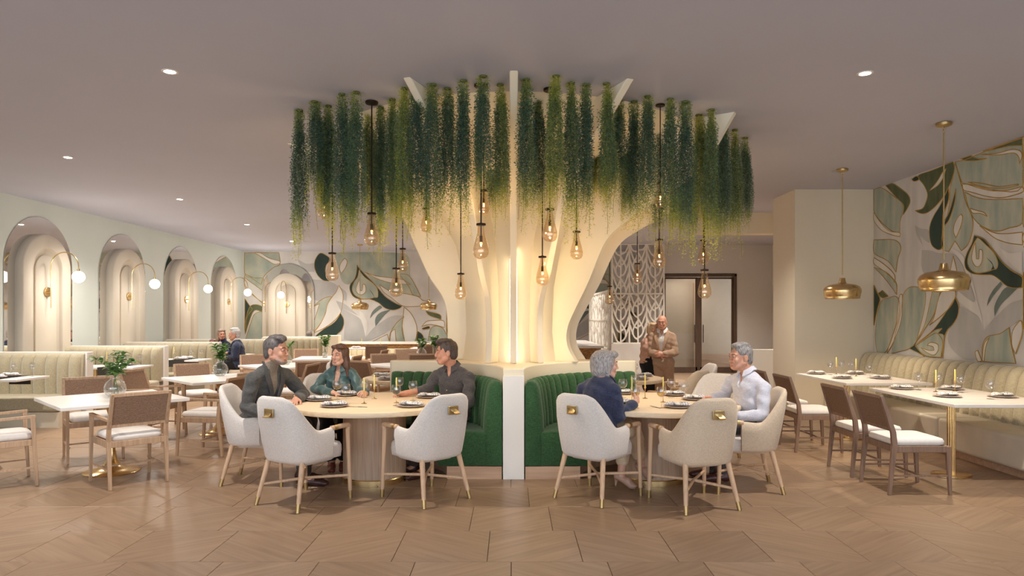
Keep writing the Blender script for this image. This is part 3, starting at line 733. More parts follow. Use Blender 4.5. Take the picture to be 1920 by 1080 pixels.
T2((1.53, 5.78, 0), yaw_to(-.28, .95), 'empty oatmeal tub armchair in front of the man in the pale shirt')
T2((2.14, 6.34, 0), yaw_to(-1, .1), 'oatmeal tub armchair holding the man in the pale shirt')
T2((2.07, 8.55, 0), yaw_to(-.70, .71), 'small oatmeal tub armchair with brass pull at the far right round table')

def chair_cane(woodm, cane, arms):
    root = empty('cane_armchair' if arms else 'cane_chair', (0, 0, 0), 0, 'x', 'chair')
    hw, yb, yf = .245, -.235, .235
    for s in (-1, 1):
        lg = MB().bar((s*hw, yb-.045, 0), (s*hw, yb, .45), .026, .028, .036, .044).build('back_leg', woodm, root, bevel=.003)
        MB().bar((s*hw, yb, .43), (s*hw, yb-.012, .56), .034, .046, .032, .042).bar((s*hw, yb-.012, .555), (s*hw, yb-.115, .875), .032, .042, .028, .028).build('back_post', woodm, root, bevel=.003)
        if arms:
            MB().bar((s*(hw+.015), yf+.02, 0), (s*(hw+.015), yf-.015, .645), .024, .026, .034, .036).build('front_leg', woodm, root, bevel=.003)
            MB().bar((s*(hw+.015), yf+.01, .645), (s*(hw+.004), yb-.045, .628), .036, .026, .03, .026).build('arm', woodm, root, bevel=.003)
        else:
            MB().bar((s*hw, yf+.02, 0), (s*hw, yf+.0, .43), .024, .026, .038, .04).build('front_leg', woodm, root, bevel=.003)
        MB().bar((s*hw, yb-.03, .17), (s*hw, yf+.01, .17), .014, .016).build('side_stretcher', woodm, root)
        MB().bar((s*hw, yb, .405), (s*hw, yf, .405), .028, .055).build('side_rail', woodm, root, bevel=.003)
    MB().bar((-hw, .0, .17), (hw, .0, .17), .016, .014, side=(0, 1, 0)).build('cross_stretcher', woodm, root)
    for y in (yb, yf): MB().bar((-hw, y, .405), (hw, y, .405), .03, .055, side=(0, 1, 0)).build('seat_rail', woodm, root, bevel=.003)
    lean = Vector((0, -.103, .32)).normalized()
    p0 = Vector((0, yb-.017, .575)); p1 = Vector((0, yb-.111, .862))
    for p, h in ((p0, .03), (p1, .032)): MB().bar((-hw, p.y, p.z), (hw, p.y, p.z), .022, h, side=(0, 1, 0)).build('back_rail', woodm, root, bevel=.003)
    c = (p0+p1)/2; Mx = Matrix.Rotation(math.atan2(.103, .32), 3, 'X')
    MB().box(c, (2*hw-.02, .012, (p1-p0).length-.02), Mx).build('cane_panel', cane, root)
    # loose cushion
    def ring(w, d, z, r=.05):
        out = []
        for cx, cy, a in ((w-r, d-r, 0), (-w+r, d-r, 90), (-w+r, -d+r, 180), (w-r, -d+r, 270)):
            for k in range(5):
                t = math.radians(a+90*k/4); out.append(Vector((cx+r*math.cos(t), cy+r*math.sin(t), z)))
        return out
    cw, cdp = (.222, .235)
    MB().loft([ring(cw-.02, cdp-.02, .428), ring(cw, cdp, .44), ring(cw+.004, cdp+.004, .465), ring(cw-.006, cdp-.006, .488), ring(cw-.05, cdp-.05, .502), ring(.08, .08, .508)]).build('cushion', M_cush, root, smooth=70)
    return root
CH = Proto(chair_cane(M_oak, M_cane, True))
cane_spots = [
    (-3.66, 6.58, (-.72, .69), 'oak cane-back armchair at the nearest left table, back to the camera'),
    (-4.78, 6.42, (.74, .67), 'oak cane-back armchair cut off by the left edge of the view'),
    (-4.68, 7.68, (.62, -.78), 'oak cane-back armchair behind the nearest left table, facing the camera'),
    (-3.50, 8.0, (-.99, .12), 'oak cane-back armchair turned side-on between the two nearest left tables'),
    (-4.65, 9.0, (.99, -.1), 'oak cane-back armchair seen side-on, left of the second left table'),
    (-4.55, 9.98, (.62, -.78), 'oak cane-back armchair behind the second left table below the booths'),
    (-3.42, 8.85, (-.70, .71), 'oak cane-back armchair just behind the shoulder of the man in the grey blazer'),
    (-3.28, 10.2, (-.99, .1), 'oak cane-back armchair angled behind the face of the man in the grey blazer'),
    (-3.22, 11.15, (-.25, .97), 'oak cane-back armchair between the man in the blazer and the woman in teal'),
    (-4.58, 12.35, (.45, -.9), 'oak cane-back armchair behind the third left table'),
    (-3.10, 12.3, (-.99, .1), 'oak cane-back armchair beside the dark hair of the woman in teal'),
    (-4.35, 14.55, (.3, -.95), 'oak cane-back armchair behind the fourth left table'),
    (-3.0, 14.4, (-.99, .1), 'oak cane-back armchair right of the fourth left table, before the far banquette'),
    (-2.25, 11.15, (.55, .83), 'oak cane-back armchair behind the candles, nearest of the middle group'),
    (-2.28, 12.6, (.35, -.94), 'oak cane-back armchair of the middle group, facing the camera'),
    (-1.75, 13.25, (-.2, .98), 'oak cane-back armchair of the middle group with its back to the camera'),
    (-2.2, 14.5, (.2, -.98), 'oak cane-back armchair behind the table with two glass vases')]
for x, y, d, lb in cane_spots: CH((x, y, 0), yaw_to(*d), lb)
CW = Proto(chair_cane(M_walnut, M_cane2, False))
for x, y, d, lb in ((3.6, 6.3, (1, 0), 'walnut cane-back side chair nearest the camera at the right banquette table'),
                    (3.6, 6.97, (1, 0), 'second walnut cane-back side chair at the nearer right banquette table'),
                    (3.56, 8.2, (1, 0), 'walnut cane-back side chair at the farther right banquette table, the nearer one'),
                    (3.56, 9.0, (1, 0), 'walnut cane-back side chair just behind the man in the pale shirt'),
                    (-3.3, 16.9, (-.1, 1), 'walnut cane-back side chair at the far banquette below the mural'),
                    (-2.0, 17.0, (.1, 1), 'walnut cane-back side chair at the far banquette beside the vases')):
    CW((x, y, 0), yaw_to(*d), lb)

# ================================================================== RECTANGULAR AND SQUARE TABLES
def square_table(w):
    root = empty('square_table', (0, 0, 0), 0, 'x', 'table')
    MB().box((0, 0, .733), (w, w, .034)).build('tabletop', M_wtop, root, bevel=.004)
    MB().lathe([(.001, 0), (.26, 0), (.262, .006), (.255, .012), (.16, .03), (.09, .06), (.05, .12), (.034, .22), (.03, .4), (.034, .58), (.06, .68), (.10, .716), (.001, .716)], 40).build('pedestal', M_brass, root, smooth=60)
    return root
ST = Proto(square_table(1.12))
for x, y, lb in ((-4.06, 6.98, 'white square table on a brass trumpet base, nearest at the left'), (-3.95, 9.3, 'white square table with a round vase, second along the left aisle'),
                 (-3.85, 11.65, 'white square table beside the head of the man in the grey blazer'), (-3.75, 13.85, 'white square table with a slim vase, farthest along the left aisle'),
                 (-1.78, 11.9, 'white square table of the middle group, mostly hidden behind chairs'), (-1.5, 13.9, 'white square table with two glass vases behind the plinth')):
    ST((x, y, 0), math.radians(45) if y < 13 else math.radians(8), lb)
def rect_table(w, d, peds, label, top=M_marble):
    """wall table; peds = list of local (x, y)"""
    root = empty('wall_table', (0, 0, 0), 0, label, 'table')
    MB().box((0, 0, .735), (w, d, .03)).build('tabletop', top, root, bevel=.003)
    for x, y in peds:
        pd = MB()
        for k in range(8):
            a = 2*PI*k/8; pd.tube([(x+.026*math.cos(a), y+.026*math.sin(a), .03), (x+.026*math.cos(a), y+.026*math.sin(a), .72)], .013, 8)
        pd.build('column', M_brass, root, smooth=60)
        MB().lathe([(.001, 0), (.185, 0), (.19, .004), (.19, .026), (.184, .03), (.001, .03)], 40, (x, y, 0), 1, .72).build('base_disc', M_brass, root, smooth=40)
    return root
t = rect_table(1.07, 1.54, [(-.33, -.4)], 'white marble wall table on brass columns, nearer one at the right banquette'); t.location = (4.665, 7.19, 0)
t = rect_table(1.07, 1.50, [(-.36, -.4)], 'white marble wall table on brass columns, farther one at the right banquette'); t.location = (4.665, 9.25, 0)

# ================================================================== RIGHT BANQUETTE
rb = empty('wall_banquette', (5.69, 7.5, 0), 0, 'long sand-coloured channel-back banquette with cream seat along the right mural wall', 'banquette')
YA, YB = 3.4, 10.78
prof = [(-.30, .40), (-.275, .62), (-.245, .80), (-.215, .93), (-.17, .995), (-.11, 1.02), (-.03, 1.02), (-.03, .40)]
mb = MB(); K = 6; CWD = .176
rings = []
for k in range(K+1):
    u = k/K; b = math.sin(PI*u)**.6
    rings.append([Vector((x-.048*b*(1 if i < 7 else 0)+(.022 if i < 6 else 0), CWD*u, z+(.02*(b-1) if 2 < i < 6 else 0))) for i, (x, z) in enumerate(prof)])
chm = mb.loft(rings).build('back_channel', M_beige, rb, smooth=60)
nch = int((YB-YA)/CWD)
chm.location = (0, YB-7.5-CWD, 0)
for k in range(1, nch):
    o = chm.copy(); COL.objects.link(o); o.parent = rb; o.location = (0, YB-7.5-CWD*(k+1), 0)
for y0, y1 in ((3.4, 5.55), (5.55, 7.9), (7.9, 10.78)):
    MB().box((-.43, (y0+y1)/2-7.5, .25), (.76, y1-y0-.006, .33)).build('seat', M_leather, rb, bevel=.035, smooth=60, seg=4)
MB().box((-.38, (YA+YB)/2-7.5, .045), (.70, YB-YA, .09)).build('plinth', M_plinth, rb)

# ================================================================== LEFT BOOTHS
def booth(w, zt=1.03, cap=True):
    """back at y=0 facing -Y, right end at x=0 running to -x"""
    root = empty('booth_bench', (0, 0, 0), 0, 'x', 'bench')
    n = max(4, round(w/.17)); cw = w/n
    prof = [(-.12, .40), (-.13, .6), (-.125, .85), (-.10, .965), (-.06, 1.015), (.0, zt), (.05, zt), (.05, .40)]
    rings = []
    for k in range(6):
        u = k/5; b = math.sin(PI*u)**.6
        rings.append([Vector((-cw*u, y-.048*b*(1 if i < 5 else 0)+(.024 if i < 5 else 0), z+(.016*(b-1) if 2 < i < 6 else 0))) for i, (y, z) in enumerate(prof)])
    ch = MB().loft(rings).build('back_channel', M_beige, root, smooth=60)
    for k in range(1, n):
        o = ch.copy(); COL.objects.link(o); o.parent = root; o.location = (-cw*k, 0, 0)
    MB().box((-w/2, -.36, .33), (w, .56, .20)).build('seat', M_beige, root, bevel=.04, smooth=60, seg=3)
    MB().box((-w/2, -.33, .11), (w, .5, .22)).build('base', M_wall_c, root)
    MB().box((-w/2, .11, .52), (w, .12, 1.04)).build('back_board', M_white, root, bevel=.006)
    if cap: MB().box((.015, .09, .52), (.03, .16, 1.04)).build('end_panel', M_white, root, bevel=.006)
    return root
for x, y, w, lb in ((-6.40, 10.3, 1.74, 'sand channel-back booth bench nearest the camera along the mint wall'), (-6.35, 12.5, 1.8, 'sand channel-back booth bench, second along the mint wall'),
                    (-6.15, 14.35, 1.95, 'sand channel-back booth bench in front of the auburn-haired diner'), (-5.82, 16.1, 2.3, 'sand channel-back booth bench behind the seated older couple'),
                    (-5.0, 18.3, 1.65, 'olive-sand booth bench in front of the far mural arch')):
    b_ = booth(w); b_.location = (x, y, 0); b_['label'] = lb
ep = MB().box((-4.78, 18.25, .54), (.42, .3, 1.08)).build('partition_panel', M_cream, None, bevel=.008); tag(ep, 'cream end partition at the end of the farthest booth bench', 'partition')
def booth_table(x0, x1, y0, y1, label, run):
    root = empty('booth_table', ((x0+x1)/2, (y0+y1)/2, 0), 0, label, 'table')
    MB().box((0, 0, .735), (x1-x0, y1-y0, .03)).build('tabletop', M_marble, root, bevel=.003)
    MB().lathe([(.001, 0), (.2, 0), (.2, .02), (.03, .04), (.028, .70), (.1, .72), (.001, .72)], 24).build('pedestal', M_brass, root)
    if run:
        r = MB().box((x1-.42, (y0+y1)/2, .7525), (.3, y1-y0+.012, .004)).box((x1-.42, y0-.004, .69), (.3, .004, .125)).box((x1-.42, y1+.004, .69), (.3, .004, .125)).build('table_runner', M_runner)
        tag(r, run, 'runner')
booth_table(-7.9, -6.45, 8.95, 9.6, 'white booth table before the nearest booth bench', 'black runner hanging over the edge of the nearest booth table')
booth_table(-7.7, -6.12, 11.1, 11.75, 'white booth table before the second booth bench', 'black runner on the second booth table')
booth_table(-7.6, -5.9, 12.95, 13.55, 'white booth table before the third booth bench', 'black runner on the third booth table')
booth_table(-7.1, -5.72, 14.75, 15.3, 'white booth table with the seated older couple', 'black runner on the table of the seated older couple')
# far banquette under the mural
fb = empty('far_banquette', (-2.6, 20.2, 0), 0, 'low channel-back banquette under the far leaf mural', 'banquette')
n = 34; cw = 5.4/n
rings = []
for k in range(6):
    u = k/5; b = math.sin(PI*u)**.6
    rings.append([Vector((-2.7+cw*u, y-.03*b, z)) for y, z in ((-.15, .36), (-.15, .58), (-.1, .64), (0, .64), (0, .36))])
ch = MB().loft(rings).build('back_channel', M_beige, fb, smooth=60)
for k in range(1, n):
    o = ch.copy(); COL.objects.link(o); o.parent = fb; o.location = (cw*k, 0, 0)
MB().box((0, -.4, .22), (5.4, .6, .40)).build('seat', M_leather, fb, bevel=.03)
lw = MB().box((-2.2, 20.45, .36), (6.6, .3, .72)).build('ledge_wall', M_wall_c); structure(lw)
MB().box((-2.2, 20.29, .71), (6.6, .03, .11)).build('rattan_band', M_rattan, lw)
MB().box((-2.2, 20.42, .80), (6.7, .4, .07)).build('ledge_cap', M_marble, lw, bevel=.004)
for x, lb in ((-3.85, 'white far table left under the leaf mural'), (-2.2, 'white far table right under the leaf mural')):
    t = rect_table(.9, .8, [(0, 0)], lb, M_wtop); t.location = (x, 18.2, 0)
# service counter behind the lattice
sc_ = empty('service_counter', (1.62, 16.6, 0), 0, 'rattan-fronted service counter with a white top behind the tree column', 'counter')
MB().box((0, 0, .45), (.6, 3.6, .9)).build('body', M_rattan, sc_, bevel=.01)
MB().box((0, 0, .92), (.7, 3.7, .05)).build('countertop', M_marble, sc_, bevel=.005)

# ------------------------------------------------------------------ lattice screens
def lattice(name, w, h, cols, label, cm):
    """screen in the local XZ plane, x 0..w, z 0..h"""
    root = empty(name, (0, 0, 0), 0, label, 'screen')
    T = .03; b = .04
    for x in (0, w): MB().box((x, 0, h/2), (.045, .05, h)).build('frame_upright', cm, root, bevel=.003)
    for z in (0, h/2, h): MB().box((w/2, 0, z), (w, .05, .04)).build('frame_rail', cm, root, bevel=.003)
    cw = w/cols; mb = MB()
    cnt = [0]
    def rib(p, q, c1, c2, wd=b):
        P = []; cnt[0] += 1; th = T-.001*(1+cnt[0] % 11)
        for k in range(9):
            t = k/8; a = (1-t)**3; bb = 3*t*(1-t)**2; c = 3*t*t*(1-t); d = t**3
            P.append(Vector((a*p[0]+bb*c1[0]+c*c2[0]+d*q[0], 0, a*p[1]+bb*c1[1]+c*c2[1]+d*q[1])))
        rings = []
        for i, x in enumerate(P):
            tg = (P[min(i+1, 8)]-P[max(i-1, 0)]).normalized(); nn = Vector((-tg.z, 0, tg.x))
            wv = wd*(1.0+.5*abs(1-2*i/8)**3)
            rings.append([x+nn*wv/2+V(0, -th/2, 0), x+nn*wv/2+V(0, th/2, 0), x-nn*wv/2+V(0, th/2, 0), x-nn*wv/2+V(0, -th/2, 0)])
        mb.loft(rings)
    for c in range(cols):
        x0 = c*cw; xm = x0+cw/2; x1 = x0+cw
        mb.box((xm, 0, h/2), (b, T, h))
        if c: mb.box((x0, 0, h/2), (b*1.1, T+.002, h))
        st = .30; nz = int(h/st)+1
        for i in range(-1, nz):
            z = i*st+(.11 if c % 2 else 0)
            for xe, s in ((x0, -1), (x1, 1)):
                def cl(v): return min(h, max(0, v))
                zz = z+(.05 if s > 0 else 0)
                if zz < -.15 or zz > h-.05: continue
                if zz < 0: p = (xm+s*cw*.18, 0)
                else: p = (xm, zz)
                q = (xe, cl(zz+.40))
                rib(p, q, (xm+s*cw*.30, cl(p[1]+.03)), (xe-s*cw*.24, cl(q[1]-.24)))
                if i % 2 == 0 and 0 < zz < h-.4:
                    m = (xm+s*cw*.30, zz+.14); rib(m, (xm+s*cw*.02, cl(zz+.50)), (m[0]+s*.02, m[1]+.14), (xm+s*cw*.16, cl(zz+.38)))
    mb.build('leaf_tracery', cm, root, smooth=50)
    return root
M_lat = mat('screen_lacquer', rgb(226, 220, 208), 0.6, var=0.01, scale=(3,)*3)
s1 = lattice('lattice_screen', 1.42, 2.72, 3, 'white leaf-pattern lattice screen facing the dining room beside the lobby door', M_lat); s1.location = (2.75, 18.9, .845)
s2 = lattice('lattice_screen', 3.9, 1.3, 6, 'white leaf-pattern lattice screen seen obliquely above the service counter', M_lat)
s2.location = (2.14, 15.0, .845); s2.rotation_euler = (0, 0, PI/2)
structure(MB().box((3.45, 18.95, .41), (1.46, .2, .83)).build('wall_under_screen', M_wall_g))
structure(MB().box((2.14, 16.95, .41), (.14, 3.9, .83)).build('wall_counter_side', M_white))
# ================================================================== HANGING VINES
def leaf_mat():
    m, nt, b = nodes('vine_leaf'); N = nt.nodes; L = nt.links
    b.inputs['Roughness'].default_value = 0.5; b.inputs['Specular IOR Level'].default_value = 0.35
    at = N.new('ShaderNodeAttribute'); at.attribute_name = 'age_and_lamplight'
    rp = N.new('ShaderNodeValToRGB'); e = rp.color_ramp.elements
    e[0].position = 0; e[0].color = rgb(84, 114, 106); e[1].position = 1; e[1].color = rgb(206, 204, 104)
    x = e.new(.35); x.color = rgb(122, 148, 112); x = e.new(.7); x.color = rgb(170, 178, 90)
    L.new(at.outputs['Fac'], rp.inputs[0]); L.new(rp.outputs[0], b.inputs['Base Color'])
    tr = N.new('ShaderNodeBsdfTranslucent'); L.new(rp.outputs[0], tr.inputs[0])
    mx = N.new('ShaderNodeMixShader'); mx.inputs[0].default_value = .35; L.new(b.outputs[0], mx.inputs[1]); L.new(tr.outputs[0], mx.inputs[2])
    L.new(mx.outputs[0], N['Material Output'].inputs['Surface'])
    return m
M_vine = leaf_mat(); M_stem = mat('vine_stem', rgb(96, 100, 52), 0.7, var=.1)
def vine_meshes(seed, length=1.35):
    rnd = random.Random(seed); LV, LF, AG = [], [], []; st = MB()
    nst = 36; bias = [-.06, .0, .22, -.1, .06, .3, -.04, .14, .02][seed % 9]
    for s in range(nst):
        a = rnd.uniform(0, 2*PI); r0 = .048*math.sqrt(rnd.random()); r1 = r0+rnd.uniform(.0, .032)
        inner = rnd.random() < .68
        L0 = rnd.uniform(.05, .24) if inner else 0
        L1 = length*(rnd.uniform(.55, .82) if inner else rnd.uniform(.66, 1.0)); ph = rnd.uniform(0, 6)
        n = int((L1-L0)/.0115); pts = []
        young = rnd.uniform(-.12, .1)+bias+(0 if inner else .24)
        for k in range(n+1):
            z = -lerp(L0, L1, k/n); t = -z/length
            rr = lerp(r0*.7, r1*1.1, math.sin(min(1, t*1.8)*PI/2))+.006*math.sin(ph+9*t)
            p = Vector((rr*math.cos(a+.4*t)+.009*math.sin(13*t+ph), rr*math.sin(a+.4*t)+.009*math.cos(11*t+ph), z))
            if k % 8 == 0 or k == n: pts.append(p)
            for q in range(3 if k < n*.9 else 2):
                la = rnd.uniform(0, 2*PI); el = rnd.uniform(-.8, .3); sz = rnd.uniform(.010, .0165)*(1 if k < n*.9 else .8)
                d = Vector((math.cos(la)*math.cos(el), math.sin(la)*math.cos(el), math.sin(el)))
                sd = d.cross(Vector((rnd.uniform(-.6, .6), rnd.uniform(-.6, .6), 1))).normalized()
                o = p+d*rnd.uniform(.002, .02)
                i = len(LV); u = d.cross(sd)*sz*.18
                LV += [tuple(o), tuple(o+d*sz*.55+sd*sz*.5+u), tuple(o+d*sz*1.2), tuple(o+d*sz*.55-sd*sz*.5+u)]
                LF.append((i, i+1, i+2, i+3))
                g = .12+young+max(0, 1-t/.2)*.35+.8*sstep(.5, .98, t)+rnd.uniform(-.16, .16)  # yellower tips: young growth, with the lamplight on them painted in too
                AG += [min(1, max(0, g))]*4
        if s % 3 == 0: st.tube(pts, .0013, 3)
    me = bpy.data.meshes.new('foliage'); me.from_pydata(LV, [], LF); me.materials.append(M_vine)
    at = me.attributes.new('age_and_lamplight', 'FLOAT', 'POINT'); at.data.foreach_set('value', AG)
    return me, st.mesh('stem', M_stem, 60)
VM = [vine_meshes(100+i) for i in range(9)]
cup = MB().lathe([(.001, 0), (.03, 0), (.032, -.008), (.028, -.016), (.001, -.016)], 14).mesh('ceiling_cup', M_stem)
ORD = 'first second third fourth fifth sixth seventh eighth ninth tenth eleventh twelfth thirteenth fourteenth fifteenth sixteenth seventeenth eighteenth nineteenth twentieth'.split()
outer = [(562, 206, 490), (590, 190, 400), (616, 198, 470), (641, 176, 470), (668, 172, 500), (692, 212, 440), (715, 200, 490), (736, 186, 470), (758, 165, 480), (781, 162, 440), (812, 158, 470), (839, 165, 440), (869, 150, 450), (906, 142, 420), (938, 158, 450),
         (987, 148, 440), (1010, 182, 430), (1043, 142, 440), (1071, 155, 470), (1099, 158, 450), (1137, 156, 445), (1161, 188, 400), (1189, 190, 460), (1214, 180, 450), (1257, 185, 480), (1285, 190, 500), (1310, 215, 470), (1334, 205, 500), (1357, 225, 490), (1378, 243, 490), (1397, 258, 470)]
inner = [(604, 232, 450), (655, 228, 480), (703, 240, 500), (745, 226, 440), (924, 230, 430),
         (1118, 235, 400), (1174, 242, 440), (1235, 234, 480), (1271, 240, 480), (1296, 250, 490), (1345, 260, 475)]
def vine(px, pt, pb, label, k):
    y = (ZC-EZ)*FPX/(HOR-pt); x = (px-960)/FPX*y
    zb = EZ-(pb-HOR)/FPX*y
    root = empty('hanging_vine', (x, y, ZC), random.uniform(0, 6.28), label, 'hanging plant', 'trailing vines around the tree column')
    s = (ZC-zb)/1.35; root.scale = (1.0, 1.0, s)
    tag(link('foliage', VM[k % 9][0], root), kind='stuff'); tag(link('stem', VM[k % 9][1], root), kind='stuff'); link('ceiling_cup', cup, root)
for row, nm in ((outer, 'outer ring'), (inner, 'inner ring')):
    Ls = sorted([q for q in row if q[0] < 963], key=lambda q: -q[0]); Rs = sorted([q for q in row if q[0] > 963])
    for lst, sd in ((Ls, 'left'), (Rs, 'right')):
        for k, q in enumerate(lst):
            vine(*q, f'trailing green vine, {ORD[k]} to the {sd} of the white front fin, {nm}', k*2+(1 if sd == 'left' else 0)+(4 if row is inner else 0))

# ================================================================== TEARDROP PENDANTS
def make_drop():
    """cap top at z=0, bulb bottom at z=-.31; rod added separately"""
    root = empty('teardrop_pendant', (0, 0, 0), 0, 'x', 'pendant lamp')
    pr = [(.026, -.018), (.028, -.05), (.034, -.09), (.045, -.135), (.058, -.18), (.067, -.215), (.070, -.245), (.066, -.272), (.053, -.295), (.030, -.309), (.001, -.313)]
    MB().lathe(pr+[(.001, -.3105), (.029, -.3065), (.0515, -.293), (.064, -.271), (.068, -.245), (.065, -.215), (.056, -.18), (.043, -.135), (.032, -.09), (.026, -.05), (.024, -.018)], 28).build('glass_drop', M_amber, root, smooth=70)
    MB().lathe([(.001, 0), (.012, .0), (.016, -.004), (.04, -.006), (.042, -.012), (.042, -.02), (.038, -.024), (.001, -.024)], 24).build('cap', M_dark, root)
    MB().lathe([(.006, -.02), (.006, -.11), (.0125, -.112), (.0125, -.165), (.001, -.167)], 14).build('socket', M_dark, root)
    MB().lathe([(.001, -.165), (.008, -.168), (.011, -.177), (.008, -.187), (.001, -.191)], 14).build('filament_bulb', M_fil, root)
    MB().lathe([(.001, -.222), (.05, -.222), (.062, -.226), (.06, -.232), (.03, -.236), (.001, -.237)], 24).build('glass_disc', M_amber, root)
    return root
rodm = MB().tube([(0, 0, 0), (0, 0, 1)], .0065, 8).mesh('rod', M_dark, 60)
canm = MB().lathe([(.001, 0), (.055, 0), (.06, -.004), (.06, -.018), (.054, -.024), (.001, -.024)], 24).mesh('canopy', M_dark)
drop0 = make_drop(); DR = Proto(drop0)
drops = [(697, 461, 6.39, 1, 'amber teardrop pendant left of the fin, second from the left, on a long black rod'),
         (902, 486, 5.92, 1, 'largest amber teardrop pendant, left of and closest to the front fin'),
         (623, 527, 7.4, 1, 'amber teardrop pendant farthest left, above the face of the woman in teal'),
         (743, 557, 7.2, 1, 'low amber teardrop pendant in front of the dark green mural leaf'),
         (755, 510, 8.9, 1, 'small amber teardrop pendant behind, just above the low one by the mural'),
         (864, 562, 7.15, .9, 'lowest left amber teardrop pendant, above the man in the charcoal shirt'),
         (799, 436, 7.3, .85, 'dim amber teardrop pendant half hidden in the left vines'),
         (608, 411, 7.5, 1, 'amber teardrop pendant tucked behind the leftmost vines'),
         (907, 403, 6.75, .8, 'amber teardrop pendant just behind the rod of the largest one'),
         (1031, 454, 6.03, .96, 'amber teardrop pendant right of and closest to the front fin, high'),
         (1017, 536, 7.1, 1, 'low amber teardrop pendant right of the front fin'),
         (1081, 487, 7.0, .95, 'amber teardrop pendant in front of the pale second fin, right side'),
         (1166, 425, 7.6, .85, 'small high amber teardrop pendant among the right vines'),
         (1236, 503, 7.25, 1, 'amber teardrop pendant before the top of the lattice screen'),
         (1238, 389, 6.48, .75, 'topmost amber teardrop pendant, between the right vines'),
         (1195, 531, 9.5, .9, 'small amber teardrop pendant in front of the middle of the lattice screen'),
         (1143, 571, 10.2, .9, 'smallest lowest amber teardrop pendant at the left end of the lattice screen'),
         (1321, 560, 7.2, 1, 'lowest right amber teardrop pendant, before the lobby door'),
         (1319, 496, 8.6, 1, 'amber teardrop pendant above and behind the one before the lobby door')]
for px, pb, d, s, lb in drops:
    x = (px-960)/FPX*d; zb = EZ-(pb-HOR)/FPX*d; z = zb+.313*s
    o = DR((x, d, z), random.uniform(0, 6), lb, 'amber teardrop pendants around the tree column', (s, s, s))
    for c in list(o.children):
        if c.name.split('.')[0] in ('rod', 'canopy'): bpy.data.objects.remove(c)
    r = link('rod', rodm, o); r.scale = (1, 1, (ZC-z)/s)
    c = link('canopy', canm, o); c.location = (0, 0, (ZC-z)/s)
    point((x, d, z-.215*s), POW['bulb'], (1.0, .74, .44), .003)

# brass dome pendants
bp = empty('brass_pendant', (0, 0, 0), 0, 'x', 'pendant lamp')
sh = [(.035, .155), (.045, .10), (.055, .085), (.10, .075), (.17, .062), (.215, .035), (.235, .0), (.236, -.03), (.222, -.09), (.215, -.118), (.218, -.124), (.209, -.124), (.206, -.116), (.214, -.09), (.227, -.03), (.225, .0), (.20, .03), (.10, .066), (.03, .08)]
MB().lathe(sh, 48, closed=True).build('shade', M_brass, bp, smooth=50)
MB().lathe([(.001, .16), (.035, .158), (.04, .10), (.001, .10)], 24).build('neck', M_brass, bp)
MB().sphere((0, 0, -.01), .04, 16, 10).build('bulb', glow('warm_bulb', (1, .8, .55, 1), 12), bp)
MB().tube([(0, 0, .15), (0, 0, 1.15)], .0075, 8).build('rod', M_brass2, bp)
for k in range(3): MB().tube([(.012*math.cos(a)*(1 if k % 2 else 0), .012*math.cos(a)*(0 if k % 2 else 1), 1.17+.028*k+.018*math.sin(a)) for a in [2*PI*j/10 for j in range(10)]], .0035, 6, True).build('chain_link', M_brass2, bp)
BP = Proto(bp)
cnm = MB().lathe([(.001, 0), (.07, 0), (.075, -.006), (.072, -.03), (.05, -.038), (.001, -.038)], 28).mesh('canopy', M_brass2)
for x, y, zb, lb in ((4.45, 7.09, 1.84, 'brass dome pendant nearest the camera, over the right banquette table'), (4.47, 9.31, 1.815, 'smaller-looking brass dome pendant before the cream pier'),
                     (-4.2, 19.0, 1.77, 'brass dome pendant far away before the mural, on the left'), (-2.3, 19.0, 1.77, 'brass dome pendant far away, half behind the tree column')):
    z = zb+.124
    o = BP((x, y, z), random.uniform(0, 6), lb, 'brass dome pendants')
    for c in list(o.children):
        if c.name.startswith('canopy'): bpy.data.objects.remove(c)
        elif c.name.startswith('rod'): c.scale = (1, 1, (ZC-z-.11)/1.15)
        elif c.name.startswith('chain'): c.location = (0, 0, (ZC-z-.11)-1.15)
    c = link('canopy', cnm, o); c.location = (0, 0, ZC-z)
    spot((x, y, z-.06), POW['brass'], 130, .6, WARM, .05)
# added spots without fixtures brighten the tops of the round tables
for x, y, z in ((-1.30, 6.39, 2.0), (1.55, 7.22, 1.9), (.66, 7.0, 1.95), (-.27, 5.92, 1.87)): spot((x, y, z), POW['table'], 130, .8, (1, .88, .72), .03)   # set in mid-air below four pendants to boost their light
for c in (CB['L'], CB['R']): spot((c.x, c.y+.3, ZC-.03), POW['down']*.5, 38, .6, (1, .86, .68), .06)  # added ceiling spots, no fixture, for the far round tables

# ================================================================== TABLE SETTINGS
ZT = .75
plate = empty('plate', (0, 0, 0), 0, 'x', 'plate')
MB().lathe([(.001, 0), (.075, 0), (.08, .002), (.13, .016), (.134, .019), (.131, .0205), (.08, .009), (.001, .008)], 40).build('rim', M_plate, plate, smooth=60)
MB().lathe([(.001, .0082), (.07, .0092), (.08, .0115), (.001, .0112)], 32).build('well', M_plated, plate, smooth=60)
def make_plate(m, dark):
    return plate
PL = Proto(plate)
